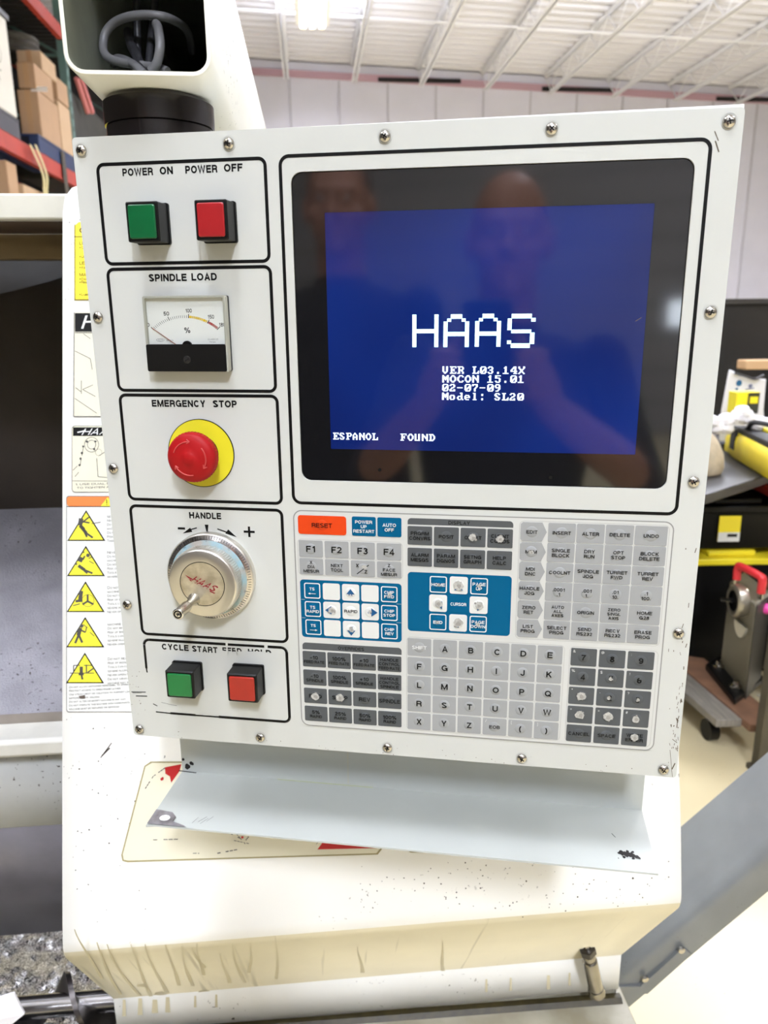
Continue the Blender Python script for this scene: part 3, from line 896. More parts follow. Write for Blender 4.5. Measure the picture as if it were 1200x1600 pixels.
for da in (0.3, 0.3 + PI / 2):
    b.prism(PF, bar((cu_ - 1.5 * math.cos(da), cv_ - 1.5 * math.sin(da)), (cu_ + 1.5 * math.cos(da), cv_ + 1.5 * math.sin(da)), .6), 55.2, 55.7, 1)
ppart('crank_pin', b, [mat('polished_steel', (205, 205, 205), 0.14, 1.0), INK], handle, 'polished crank pin')

# --- screen
GLASSBLACK = mat('tinted_screen_border', (16, 16, 18), 0.06, ior=1.8, mottle=0.0)
b = MB()
b.ring(PF, rr(168.9, 29.6, 451.6, 260.3, 8), rr(193.4, 57.9, 427.4, 234.4, .6), -6, -1.6, 0)
b.ring(PF, rr(168.9, 29.6, 451.6, 260.3, 8), rr(169.5, 30.2, 451.0, 259.7, 7.6), -1.55, -1.55, 1)
for u, v in ((232.7, 250.6), (366, 253.5)):
    b.flat(PF, circ(u, v, 1.4, 12), -1.5, 1)
bezel = ppart('screen_bezel', b, [GLASSBLACK, INK])

GLY = {'V': 'CCCCCCCCCC7830', 'E': 'FE6268786862FE', 'R': 'FC66667C6C66E6', 'L': 'F06060606266FE', '0': '7CC6CEDEF6E67C', '3': '78CC0C380CCC78',
       '.': '00000000003030', '1': '307030303030FC', '4': '1C3C6CCCFE0C1E', 'X': 'C6C66C38386CC6', 'M': 'C6EEFEFED6C6C6', 'O': '386CC6C6C66C38',
       'C': '3C66C0C0C0663C', 'N': 'C6E6F6DECEC6C6', '5': 'FCC0F80C0CCC78', '2': '78CC0C3860CCFC', '-': '000000FC000000', '7': 'FCCC0C18303030',
       '9': '78CCCC7C0C1870', 'o': '000078CCCCCC78', 'd': '1C0C0C7CCCCC76', 'e': '000078CCFCC078', 'l': '70303030303078', ':': '00303000003030',
       'S': '78CCE0701CCC78', 'A': '3078CCCCFCCCCC', 'P': 'FC66667C6060F0', 'F': 'FE6268786860F0', 'U': 'CCCCCCCCCCCCFC', 'D': 'F86C6666666CF8', ' ': '00' * 7}


def pixel_text(mb, s, u, v, pw, ph, mi, h):
    """each lit run of a bitmap row is one bar"""
    for ci, ch in enumerate(s):
        g = GLY[ch]
        for r in range(7):
            bits = int(g[2 * r:2 * r + 2], 16); c = 0
            while c < 8:
                if bits >> (7 - c) & 1:
                    c2 = c
                    while c2 < 8 and bits >> (7 - c2) & 1: c2 += 1
                    x0, x1 = u + (ci * 8 + c) * pw, u + (ci * 8 + c2) * pw
                    mb.flat(PF, [(x0, v + r * ph), (x1, v + r * ph), (x1, v + (r + .86) * ph), (x0, v + (r + .86) * ph)], h, mi)
                    c = c2
                else: c += 1


def lcd_material():
    m = bpy.data.materials.new('lcd_blue'); m.use_nodes = True
    nt = m.node_tree; bs = nt.nodes['Principled BSDF']
    bs.inputs['Base Color'].default_value = (0.004, 0.008, 0.03, 1)
    bs.inputs['Roughness'].default_value = 0.07
    bs.inputs['IOR'].default_value = 1.6
    # emitted blue varies at random across the panel
    tc = nt.nodes.new('ShaderNodeTexCoord')
    n = nt.nodes.new('ShaderNodeTexNoise'); n.inputs['Scale'].default_value = 7.0; n.inputs['Detail'].default_value = 1.0
    nt.links.new(tc.outputs['Object'], n.inputs['Vector'])
    r = nt.nodes.new('ShaderNodeValToRGB')
    r.color_ramp.elements[0].position = 0.3; r.color_ramp.elements[1].position = 0.7
    r.color_ramp.elements[0].color = lin((0, 22, 110)); r.color_ramp.elements[1].color = lin((0, 50, 158))
    nt.links.new(n.outputs['Fac'], r.inputs['Fac'])
    nt.links.new(r.outputs['Color'], bs.inputs['Emission Color'])
    bs.inputs['Emission Strength'].default_value = 0.56
    return m


b = MB()
LH = -1.9
b.flat(PF, [(193.4, 57.9), (427.4, 57.9), (427.4, 234.4), (193.4, 234.4)], LH, 0)
TH_ = LH + .06


def big(u0, v0, u1, v1): b.flat(PF, [(u0, v0), (u1, v0), (u1, v1), (u0, v1)], TH_, 1)


# HAAS in block graphics: glyph cells measured on the panel
GW = 3.55
def cells(ox, oy, rects, su=2.03, sv=2.17):
    for (a, c, d, e) in rects: big(ox + a * su, oy + c * sv, ox + d * su, oy + e * sv)


cells(258.6, 131.2, [(0, 0, 1.5, 11), (8.2, 0, 9.7, 11), (1.5, 4.9, 8.2, 6.3)])
A_ = [(2.8, 0, 7.0, 1.5), (1.5, 1.4, 3.0, 2.5), (6.8, 1.4, 8.3, 2.5), (0.2, 2.4, 1.7, 11), (8.1, 2.4, 9.6, 11), (1.7, 5.9, 8.1, 7.3)]
cells(281.7, 131.2, A_); cells(305.2, 131.0, A_)
cells(329.0, 131.2, [(1.6, 0, 8.8, 1.5), (8.6, 1.4, 10.2, 2.6), (0.2, 1.5, 1.7, 5.4), (1.6, 5.2, 8.8, 6.4), (8.4, 6.2, 10.0, 10), (1.6, 9.8, 8.5, 11.3), (0.2, 8.8, 1.7, 10)])
text_rows = [('VER L03.14X', 169.4), ('MOCON 15.01', 176.0), ('02-07-09', 182.6), ('Model: SL20', 189.2)]
for s, v in text_rows: pixel_text(b, s, 281.6, v, 5.68 / 8, .80, 2, TH_)
pixel_text(b, 'ESPANOL', 195.4, 221.3, 5.25 / 8, .80, 2, TH_)
pixel_text(b, 'FOUND', 249.3, 221.3, 5.6 / 8, .80, 2, TH_)
ppart('display', b, [lcd_material(), mat('lit_cyan_white', (205, 246, 255), 0.3, emit=1.05), mat('lit_white', (225, 240, 255), 0.3, emit=0.95)], None, 'blue start-up screen with white lettering')

# --- membrane keypad
KG = mat('key_light_grey', (156, 158, 157), 0.5, ior=1.3)
KD = mat('key_dark_grey', (84, 87, 88), 0.5, ior=1.25)
KB = mat('key_blue', (2, 88, 126), 0.5, ior=1.2)
KW = mat('key_white', (218, 219, 214), 0.42)
KO = mat('key_orange', (212, 66, 20), 0.5, ior=1.25)
KSHELL = mat('keypad_film', (206, 207, 202), 0.4, mottle=0.03, mscale=20)
b = MB()
b.prism(PF, rr(160.8, 285.3, 459.8, 482.0, 7), 0.05, 0.5, 0)
b.ring(PF, rr(160.6, 285.1, 460.0, 482.2, 7.2), rr(161.5, 286.0, 459.1, 481.3, 6.5), 0.52, 0.52, 1)
for (u0, v0, u1, v1) in ((163.2, 309.6, 251.4, 341.6), (343.6, 288.0, 456.8, 388.4), (254.2, 391.8, 384.0, 479.0), (387.8, 392.2, 457.0, 478.8)):
    b.ring(PF, rr(u0, v0, u1, v1, 4), rr(u0 + .5, v0 + .5, u1 - .5, v1 - .5, 3.5), 0.52, 0.52, 2)
# coloured fields the keys stand in
b.flat(PF, rr(164.3, 345.2, 250.3, 397.4, 3), .55, 3)
b.flat(PF, rr(255.4, 334.5, 339.4, 386.4, 3), .55, 3)
for v in (363.1, 379.7): b.flat(PF, bar((164.8, v), (168, v), .25), .6, 0); b.flat(PF, bar((246, v), (250, v), .25), .6, 0)
b.flat(PF, [(255.3, 294.2)] + rr(255.3, 288.9, 339, 300, 3)[-7:] + rr(255.3, 288.9, 339, 300, 3)[:7] + [(339, 294.2)], .55, 4)
b.flat(PF, [(164.3, 408.8)] + rr(164.3, 402.5, 250.2, 415, 3)[-7:] + rr(164.3, 402.5, 250.2, 415, 3)[:7] + [(250.2, 408.8)], .55, 4)
text(b, PF, 'DISPLAY', 296.5, 291.7, 2.9, 5, .6, 17); text(b, PF, 'OVERRIDES', 206.8, 405.8, 2.9, 5, .6, 22.5)
keypad = ppart('keypad', b, [KSHELL, mat('keypad_rim', (140, 140, 136), 0.5), mat('keypad_groove', (184, 184, 179), 0.5), KB, KD, INK])
KH = 0.85
kcount = 0


def key(nm, u0, v0, u1, v1, m, lines, cap=3.0, inkm=None, wear=0, round_=0.9, dome=True, corner=None, arrow=None, outline=None, label=None, bold=0.095, caps=None):
    """a key of the membrane: pad, domed centre, its lettering and the wear on it, one mesh"""
    global kcount
    kcount += 1
    b = MB()
    if nm == 'mode_tag_key':
        vm = (v0 + v1) / 2
        pts = [(u0 + 1.6, v0), (u1 - 1.0, v0), (u1 + 2.6, vm), (u1 - 1.0, v1), (u0 + 1.6, v1), (u0, v1 - 1.6), (u0, v0 + 1.6)]
    else:
        pts = rr(u0, v0, u1, v1, round_, 2)
    b.prism(PF, pts, .5, KH, 0)
    cu, cv = (u0 + u1) / 2, (v0 + v1) / 2
    if dome:
        b.lathe(PF(cu, cv, KH - .02), (0, -1, 0), [(4.6e-3, 0), (4.2e-3, .22e-3), (3.2e-3, .42e-3), (1.8e-3, .54e-3), (0, .58e-3)], 24, 0)
    hh = KH + (.64 if dome else .1)
    if outline:
        b.ring(PF, rr(u0 + .3, v0 + .3, u1 - .3, v1 - .3, 1.6, 3), rr(u0 + 1.15, v0 + 1.15, u1 - 1.15, v1 - 1.15, 1.0, 3), KH + .05, KH + .05, 1)
    n = len(lines)
    cps = caps or [cap] * n
    gap = 0.62
    tot = sum(cps) + gap * cap * .7 * (n - 1)
    v = cv - tot / 2
    for s, cp in zip(lines, cps):
        text(b, PF, s, cu, v + cp / 2, cp, 1, hh, maxw=(u1 - u0) * .88, bold=bold)
        v += cp + gap * cap * .7
    if arrow:
        for P in arrow: b.flat(PF, [(cu + x, cv + y) for x, y in P], hh, 1)
    if corner:
        text(b, PF, corner, u0 + 2.6, v0 + 2.6, 2.3, 3, KH + .1, bold=0.05)
    if wear:
        P = blob(cu + rnd.uniform(-.6, .6), cv + rnd.uniform(-.6, .6), 3.4 * wear, 16, .16, kcount)
        b.flat(PF, P, hh + .05, 2)
        for k in range(5):
            a = rnd.uniform(0, 6.28); r = 3.2 * wear
            b.flat(PF, blob(cu + r * math.cos(a), cv + r * math.sin(a), rnd.uniform(.3, 1.0), 8, .4, kcount * 9 + k), hh + .04, 4)
        b.flat(PF, blob(cu + .4, cv + .3, 1.7 * wear, 10, .35, kcount + 77), hh + .08, 4)
    o = ppart(nm, b, [m, inkm or INK, SCUFF, WHITEINK, mat('scuff_dark', (152, 149, 142), 0.6)], keypad)
    if label: o['label'] = label
    return o


key('reset_key', 164.6, 289.4, 205.0, 305.3, KO, ['RESET'], 3.7, round_=2, label='orange reset key', bold=.085)
key('power_up_key', 209.7, 289.1, 229.4, 305.3, KB, ['POWER', 'UP', 'RESTART'], 2.7, WHITEINK, round_=1.2, label='blue power-up key')
key('auto_off_key', 230.7, 289.1, 250.3, 305.3, KB, ['AUTO', 'OFF'], 2.8, WHITEINK, round_=1.2, label='blue auto-off key')
for i in range(4):
    u = 164.6 + 21.8 * i
    key('function_key', u, 310.7, u + 20.2, 325.1, KG, ['F%d' % (i + 1)], 5.4, bold=.10)
for i, l in enumerate((['X', 'DIA', 'MESUR'], ['NEXT', 'TOOL'], [], ['Z', 'FACE', 'MESUR'])):
    u = 164.6 + 21.8 * i
    if i == 2:
        o = key('function_key', u, 326.4, u + 20.2, 340.4, KG, [], arrow=[bar((-5, 4.6), (5, -3.6), .7)])
        b = MB(); text(b, PF, 'X', u + 5.6, 330.6, 3.0, 0, 1.55); text(b, PF, 'Z', u + 12.6, 335.8, 3.0, 0, 1.55); b.flat(PF, blob(u + 11.5, 331.5, 1.8, 10, .4, 5), 1.5, 1)
        ppart('key_symbol', b, [INK, SCUFF], keypad)
    else:
        key('function_key', u, 326.4, u + 20.2, 340.4, KG, l, 2.7)
# jog keys
tri = lambda d, x, y, s: [{'u': [(x - s, y + s * .8), (x + s, y + s * .8), (x, y - s * .5)], 'd': [(x - s, y - s * .5), (x + s, y - s * .5), (x, y + s * .8)],
                           'l': [(x + s * .6, y - s), (x + s * .6, y + s), (x - s * .8, y)], 'r': [(x - s * .6, y - s), (x - s * .6, y + s), (x + s * .8, y)]}[d]]
JC = [167.5, 183.8, 200.2, 216.5, 232.8]; JR = [347.6, 364.1, 380.6]
jog = {(0, 0): (['TS', '<-'], 1), (0, 1): (['TS', 'RAPID'], 1), (0, 2): (['TS', '->'], 1), (4, 0): (['CHIP', 'FWD'], 1), (4, 1): (['CHIP', 'STOP'], 1), (4, 2): (['CHIP', 'REV'], 1)}
INKBLUE = mat('ink_blue', (8, 80, 130), 0.45)
for c in range(5):
    for r in range(3):
        u, v = JC[c], JR[r]
        if (c, r) in jog:
            l, _ = jog[(c, r)]
            if '-' in l[1]:
                s = 1 if l[1] == '->' else -1
                key('jog_key', u, v, u + 14.4, v + 14.4, KB, ['TS', ' '], 2.5, WHITEINK, outline=True, round_=1.6, arrow=[bar((-3, 2.4), (3, 2.4), .4), [(s * 3.6, 2.4), (s * 1.6, 1.5), (s * 1.6, 3.3)]])
            else:
                key('jog_key', u, v, u + 14.4, v + 14.4, KB, l, 2.6, WHITEINK, outline=True, round_=1.6, wear=.45 if l[1] == 'FWD' else 0)
        elif (c, r) == (2, 0): key('jog_key', u, v, u + 14.6, v + 14.6, KW, [' ', '+X'], 2.3, INKBLUE, round_=1.6, arrow=tri('u', 0, -1.6, 3.6))
        elif (c, r) == (2, 2): key('jog_key', u, v, u + 14.6, v + 14.6, KW, ['-X', ' '], 2.3, INKBLUE, round_=1.6, arrow=tri('d', 0, 2.6, 3.6), wear=.55)
        elif (c, r) == (1, 1): key('jog_key', u, v, u + 14.6, v + 14.6, KW, [], 2.3, INKBLUE, round_=1.6, arrow=tri('l', -2.6, 0, 3.8), wear=.8)
        elif (c, r) == (3, 1): key('jog_key', u, v, u + 14.6, v + 14.6, KW, ['+Z   '], 2.5, INKBLUE, round_=1.6, arrow=tri('r', 3.4, 0, 3.8), wear=.4)
        elif (c, r) == (2, 1): key('jog_key', u, v, u + 14.6, v + 14.6, KW, ['RAPID'], 2.7, round_=1.6)
        else: key('jog_key', u, v, u + 14.6, v + 14.6, KW, [], round_=1.6, dome=False)
ov = [[['-10', 'FEED RATE'], ['100%', 'FEED RATE'], ['+10', 'FEED RATE'], ['HANDLE', 'CONTROL', 'FEED RATE']],
      [['-10', 'SPINDLE'], ['100%', 'SPINDLE'], ['+10', 'SPINDLE'], ['HANDLE', 'CONTROL', 'SPINDLE']],
      [['FWD'], ['STOP'], ['REV'], ['SPINDLE']],
      [['5%', 'RAPID'], ['25%', 'RAPID'], ['50%', 'RAPID'], ['100%', 'RAPID']]]
for r in range(4):
    for c in range(4):
        l = ov[r][c]; u, v = 164.2 + 21.8 * c, 410.4 + 17.4 * r
        cps = None
        if len(l) == 2: cps = [3.4, 2.6]
        key('override_key', u, v, u + 20.4, v + 14.4, KD, l, 2.7 if len(l) > 1 else 3.6, wear=1.0 if l in (['FWD'], ['STOP']) else 0, caps=cps, bold=.095)
dp = [[['PRGRM', 'CONVRS'], ['POSIT'], ['OFSET'], ['CURNT', 'COMDS']], [['ALARM', 'MESGS'], ['PARAM', 'DGNOS'], ['SETNG', 'GRAPH'], ['HELP', 'CALC']]]
for r in range(2):
    for c in range(4):
        u, v = 255.3 + 21.25 * c, (295.5, 313.7)[r]
        key('display_key', u, v, u + 19.9, v + 15.6, KD, dp[r][c], 2.9, wear=.85 if (r == 0 and c > 1) else 0)
CC_ = [273.2, 289.8, 306.2]; CR_ = [336.8, 353.2, 369.7]
cur = {(0, 0): ['HOME'], (2, 0): ['PAGE', 'UP'], (0, 2): ['END'], (2, 2): ['PAGE', 'DOWN']}
for c in range(3):
    for r in range(3):
        u, v = CC_[c], CR_[r]
        if (c, r) in cur: key('cursor_key', u, v, u + 14.6, v + 14.8, KB, cur[(c, r)], 2.7, WHITEINK, outline=True, round_=1.6, wear=.45 if c == 2 else (.3 if r == 2 else .25))
        elif (c, r) == (1, 1): key('cursor_key', u, v, u + 14.6, v + 14.8, KB, ['CURSOR'], 2.7, WHITEINK, dome=False)
        else:
            d = {(1, 0): 'u', (1, 2): 'd', (0, 1): 'l', (2, 1): 'r'}[(c, r)]
            key('cursor_key', u, v, u + 14.6, v + 14.8, KW, [], 2, INKBLUE, round_=1.6, arrow=tri(d, 1.2 if d in 'lr' else 0, 1.2, 3.6), wear=1.15 if d in 'ud' else .95)
al = 'SHIFT A B C D E F G H I J K L M N O P Q R S T U V W X Y Z EOB ( )'.split()
for k, s in enumerate(al):
    r, c = divmod(k, 6); u, v = 255.3 + 21.42 * c, 392.9 + 17.3 * r
    key('letter_key', u, v, u + 19.9, v + 15.8, KG, [s], 5.2 if len(s) == 1 else 3.1, WHITEINK if s == 'SHIFT' else INK, corner={'EOB': '/', '(': '[', ')': ']'}.get(s), bold=.10 if len(s) == 1 else .09)
md = [[['EDIT'], ['INSERT'], ['ALTER'], ['DELETE'], ['UNDO']], [['MEM'], ['SINGLE', 'BLOCK'], ['DRY', 'RUN'], ['OPT', 'STOP'], ['BLOCK', 'DELETE']],
      [['MDI', 'DNC'], ['COOLNT'], ['SPINDLE', 'JOG'], ['TURRET', 'FWD'], ['TURRET', 'REV']], [['HANDLE', 'JOG'], ['.0001', '.1'], ['.001', '1.'], ['.01', '10.'], ['.1', '100.']],
      [['ZERO', 'RET'], ['AUTO', 'ALL', 'AXES'], ['ORIGIN'], ['ZERO', 'SINGL', 'AXIS'], ['HOME', 'G28']], [['LIST', 'PROG'], ['SELECT', 'PROG'], ['SEND', 'RS232'], ['RECV', 'RS232'], ['ERASE', 'PROG']]]
for r in range(6):
    for c in range(5):
        v = 289.1 + 16.36 * r
        if c == 0: key('mode_tag_key', 344.8, v, 362.4, v + 15.4, KG, md[r][c], 2.8, wear=.5 if r == 1 else 0)
        else:
            u = 366.0 + 21.85 * (c - 1); u1 = u + (20.9 if c < 4 else 23.8)
            key('mode_key', u, v, u1, v + 15.5, KG, md[r][c], 2.8 if len(md[r][c]) < 3 else 2.5)
num = [('7', '&', 0), ('8', '@', 0), ('9', ':', 0), ('4', '%', 0), ('5', '$', .4), ('6', '!', 0), ('1', '*', 1.1), ('2', ',', .35), ('3', '?', .3), ('-', '+', 1.1), ('0', '=', 1.1), ('.', '#', .9),
       ('CANCEL', None, 0), ('SPACE', None, 0), ('WRITE', None, .9)]
for k, (s, cn, w) in enumerate(num):
    r, c = divmod(k, 3); u, v = 389.0 + 22.3 * c, 393.6 + 17.3 * r
    l = ['WRITE', 'ENTER'] if s == 'WRITE' else [s]
    key('number_key', u, v, u + 20.4, v + 15.4, KD, l, 4.9 if len(s) == 1 else 3.0, wear=w, corner=cn, bold=.10 if len(s) == 1 else .09)

# --- shelf bracket below the pendant: back flange, tray, damaged near corner
TB = -80.0
b = MB()
b.hexa([PF(6, 505, TB), PF(473, 505, TB), PF(473, 505, TB - 2), PF(6, 505, TB - 2), PF(6, 596, TB), PF(473, 596, TB), PF(473, 596, TB - 2), PF(6, 596, TB - 2)], 0)
L = [(6, 596.0, TB), (473, 596.0, TB), (473.5, 600.5, 0.5), (14, 600.6, 1), (8, 601.8, .5), (2.5, 603, 0), (3, 602, -6)]
top = [PF(*p) for p in L]; bot = [PF(p[0], p[1] + 1.8, p[2]) for p in L]
n = len(L)
b.add(top + bot, [tuple(range(n)), tuple(range(2 * n - 1, n - 1, -1))] + [(i, (i + 1) % n, n + (i + 1) % n, n + i) for i in range(n)], 0)
TFr = Frame(PF(0, 596, TB), (1, 0, 0), (PF(240, 600.5, 0) - PF(240, 596, TB)).normalized(), (0, 0, 1))   # on the tray: u, distance from the bend
# bare metal at the bent corner with its hole, a black smudge at the other end
b.flat(TFr, [(4.4, 60), (22, 62), (28, 68), (27, 74), (40, 78), (44, 80), (12, 80.2), (4, 80)], .25, 1)
b.flat(TFr, circ(18, 71, 5.2, 20, 4.0), .5, 3)
for k, (u, v, r) in enumerate(((452, 66, 2.6), (456, 67, 3.0), (460, 67.5, 2.6), (464, 69, 1.8), (453, 71, 1.4), (461, 71.5, 1.5), (449.5, 66.5, 1.4), (466, 70.5, 1.3), (448, 73, .5), (457, 63.5, 1.3), (461.5, 64, 1.2))):
    b.flat(TFr, blob(u - 6, v - 6, r * 1.1, 12, .35, k + 3), .3 + .01 * k, 2)
for (p, q, w) in (((2, 0.5), (22, 1.5), 1.3), ((440, 36), (443, 41), .6), ((52, 72), (58, 64), .35), ((55, 74), (60, 66), .3), ((50, 66), (47, 74), .3), ((60, 70), (64, 63), .3)):
    b.flat(TFr, bar(p, q, w), .3, 2)
for (u, v, r) in ((12, 590, 3.2), (17, 586, 2.2), (8, 582, 1.8)): b.flat(PF, blob(u, v, r, 12, .3, int(u)), TB + .3, 2)
b.flat(PF, bar((185, 510), (184.5, 594), 1.0), TB + .3, 4)
b.flat(TFr, bar((110, .6), (210, .8), 1.4), .3, 5)
ppart('shelf_bracket', b, [TRAYGREY, mat('bare_bent_metal', (178, 174, 180), 0.4, 0.6, second=(120, 116, 120), mscale=60), mat('black_smudge', (22, 18, 18), 0.7), mat('hole_light', (246, 246, 240), 0.6), mat('stain_olive', (196, 194, 176), 0.6), mat('rub_yellow', (190, 196, 160), 0.6)], None, 'bent sheet-metal shelf under the pendant')

# --- swivel collar on the pendant
Rz = Matrix.Rotation(-pendant.rotation_euler.z, 3, 'Z')
def toloc(p): return Rz @ (Vector(p) - PC)
CC = Vector((-0.1150, 0.679, 0))
b = MB()
zb, zt_ = PC.z + 0.2495, 1.7128
b.lathe(toloc((CC.x, CC.y, zb)), (0, 0, 1), [(0, 0), (.0415, 0), (.0415, .016), (.0405, .0165), (.0425, .017), (.0428, .022), (.0428, zt_ - zb - .003), (.040, zt_ - zb), (0, zt_ - zb)], 48)
ppart('swivel_collar', b, mat('black_glossy_collar', (26, 22, 22), 0.18, mottle=.2, mscale=14), None, 'black swivel collar')

# ================================================================ PENDANT ARM AND CABLES
AX0, AX1, AZ0, AZ1, AY0, AY1 = -0.1665, -0.0640, 1.7135, 1.860, 0.611, 2.1
def arm_loop(y, ins):
    return [(u * 1e-3, y, v * 1e-3) for u, v in rr(AX0 * 1e3 + ins, AZ0 * 1e3 + ins, AX1 * 1e3 - ins, AZ1 * 1e3 - ins, max(14 - ins, 3), 6)]
arm = Thing('pendant_arm', 'white open-ended square tube arm carrying the control pendant', 'support arm', ((AX0 + AX1) / 2, AY0, AZ0))
b = MB()
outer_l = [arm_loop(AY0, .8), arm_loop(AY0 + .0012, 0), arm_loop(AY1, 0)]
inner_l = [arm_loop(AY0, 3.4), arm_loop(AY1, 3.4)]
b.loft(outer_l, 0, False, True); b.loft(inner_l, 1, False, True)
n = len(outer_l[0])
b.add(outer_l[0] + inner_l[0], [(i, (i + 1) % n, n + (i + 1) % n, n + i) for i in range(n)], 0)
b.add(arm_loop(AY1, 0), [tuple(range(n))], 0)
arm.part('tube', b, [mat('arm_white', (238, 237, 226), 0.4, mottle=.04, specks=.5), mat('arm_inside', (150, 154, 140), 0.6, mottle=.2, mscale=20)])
# carries on to the column of the machine
b = MB(); b.box((AX0 - .01, AY1, AZ0 - .012), (AX1 + .01, AY1 + .1, AZ1 + .03))
arm.part('mounting_post', b, WHITE, bevel=.006)
CABG = mat('cable_grey', (112, 112, 114), 0.38); CABD = mat('cable_dark', (48, 48, 52), 0.35)


def spline(pts, n=10):
    out = []
    P = [Vector(p) for p in pts]
    P = [P[0] * 2 - P[1]] + P + [P[-1] * 2 - P[-2]]
    for k in range(1, len(P) - 2):
        for i in range(n):
            t = i / n
            out.append(0.5 * ((2 * P[k]) + (P[k + 1] - P[k - 1]) * t + (2 * P[k - 1] - 5 * P[k] + 4 * P[k + 1] - P[k + 2]) * t * t + (3 * P[k] - P[k - 1] - 3 * P[k + 1] + P[k + 2]) * t ** 3))
    out.append(P[-2])
    return out


def cable(px, m, r, label):
    pts = spline([aty(x, y, Y) for x, y, Y in px], 8)
    b = MB(); b.tube(pts, r, 10)
    o = b.build('cable', m); tag(o, label, 'cable', 'cables inside the pendant arm')


cable([(262, 112, .665), (245, 106, .67), (172, 92, .69), (162, 62, .70), (178, 36, .70), (215, 24, .69), (262, 28, .69), (292, 48, .74), (300, 80, .80)], CABG, .0034, 'grey cable making the widest loop inside the open arm')
cable([(226, 116, .662), (212, 104, .67), (196, 94, .70), (182, 92, .72), (178, 100, .74)], CABG, .0034, 'short grey cable hooking low inside the open arm')
cable([(236, 112, .662), (246, 96, .66), (250, 70, .66), (247, 44, .67), (244, 38, .68)], CABG, .0036, 'grey cable standing upright beside the centre of the arm')
cable([(222, 116, .668), (213, 86, .69), (205, 70, .71), (200, 50, .78)], CABD, .0040, 'thick dark cable rising from the collar into the arm')
cable([(216, 116, .70), (215, 60, .71), (214, 5, .72), (216, -30, .74)], CABD, .0030, 'thin dark cable hanging straight down the arm opening')
cable([(232, 116, .69), (234, 80, .70), (238, 40, .72), (244, -10, .74)], CABD, .0030, 'dark cable behind the upright grey one in the arm')

# ================================================================ LATHE ENCLOSURE
mfp = CAM + M @ Vector(((580 - 600) / F * 0.92, 0, 0.92))
_x = Vector((1, 0, 0)); _v = M @ Vector((0, 1, 0))
mfn = _x.cross(_v).normalized()
if mfn.y > 0: mfn = -mfn                       # towards the viewer
mfd = mfn.cross(_x).normalized()
if mfd.z > 0: mfd = -mfd                       # down the sheet


def onmf(px, py):
    d = ray(px, py); k = (mfp - CAM).dot(mfn) / d.dot(mfn)
    return CAM + d * k


MO = onmf(98, 300) + mfn * .0016
MF = Frame(MO, _x, mfd, mfn)


def uv(px, py):
    p = onmf(px, py) - MO
    return (p.dot(_x) * 1e3, p.dot(mfd) * 1e3)


lathe = Thing('lathe_enclosure', 'cream sheet-metal lathe enclosure behind the control pendant with warning stickers', 'machine', (0.06, 1.1, 0.0))
# profile of the front sheet in (Y, Z): leaning sheet, rounded bend, undercut, vertical strip
topP = onmf(300, 286); bendP = onmf(580, 1452)
b = MB()
A0 = Vector((topP.y, topP.z)); B0 = Vector((bendP.y, bendP.z)); C0 = Vector((0.905, 0.600)); D0 = Vector((0.905, 0.535))
d1 = (A0 - B0).normalized(); d2 = (C0 - B0).normalized()
R_ = 0.035
ang = math.acos(max(-1, min(1, d1.dot(d2)))); tl = R_ / math.tan(ang / 2)
bis = (d1 + d2).normalized(); cc = B0 + bis * (R_ / math.sin(ang / 2))
p1, p2 = B0 + d1 * tl, B0 + d2 * tl
a1 = math.atan2(p1.y - cc.y, p1.x - cc.x); a2 = math.atan2(p2.y - cc.y, p2.x - cc.x)
da = (a2 - a1 + PI) % (2 * PI) - PI
arc = [Vector((cc.x + R_ * math.cos(a1 + da * i / 8), cc.y + R_ * math.sin(a1 + da * i / 8))) for i in range(9)]


def xl(z): return -0.313 + (z - 0.85) * (0.028 / 0.84) if z > 0.85 else -0.313
rows = []
for k, t_ in enumerate((0, .008, .02, .04, .3, .6, .9)):
    p = A0 + (p1 - A0) * t_
    rad = .030
    s = t_ * (p1 - A0).length
    ins = rad - math.sqrt(max(0, rad * rad - (rad - min(s, rad)) ** 2))
    rows.append((p, xl(p.y) + ins, 0.445 - ins))
for p in arc: rows.append((p, xl(p.y), 0.443))
rows.append((C0, -0.313, 0.441)); rows.append((C0 + Vector((0, -.0005)), -0.313, 0.441)); rows.append((D0, -0.313, 0.441))
NX = 10
P = []
for (p, x0, x1) in rows:
    for i in range(NX + 1): P.append((x0 + (x1 - x0) * i / NX, p.x, p.y))
W_ = NX + 1
b2 = MB(); b2.v = [tuple(p) for p in P]
for r in range(len(rows) - 1):
    for i in range(NX):
        b2.f.append([r * W_ + i, r * W_ + i + 1, (r + 1) * W_ + i + 1, (r + 1) * W_ + i])
        b2.m.append(0 if r < 7 + 4 else (1 if r < 7 + 9 else 2)); b2.s.append(True)
me_o = lathe.part('front_panel', b2, [WHITE, CREAM, mat('strip_white', (250, 251, 249), .4, mottle=.05, mscale=12, specks=.1)])
sd = me_o.modifiers.new('sheet', 'SOLIDIFY'); sd.thickness = 0.003; sd.offset = 0
# body of the cabinet behind the sheet (right end wall and top)
b = MB()
b.add([(0.44, A0.x + .003, A0.y - .01), (0.44, p1.x + .003, p1.y), (0.44, C0.x + .003, C0.y), (0.44, D0.x + .003, .1), (0.44, 2.0, .1), (0.44, 2.0, A0.y - .01)], [tuple(range(6))])
b.add([(-0.28, A0.x + .003, A0.y - .012), (0.44, A0.x + .003, A0.y - .012), (0.44, 2.0, A0.y - .012), (-0.28, 2.0, A0.y - .012)], [(0, 1, 2, 3)])
b.quad((-.30, 2.0, .1), (.44, 2.0, .1), (.44, 2.0, A0.y - .01), (-.30, 2.0, A0.y - .01))  # rear sheet added to close the hollow against leaking light
lathe.part('end_panel', b, WHITE)
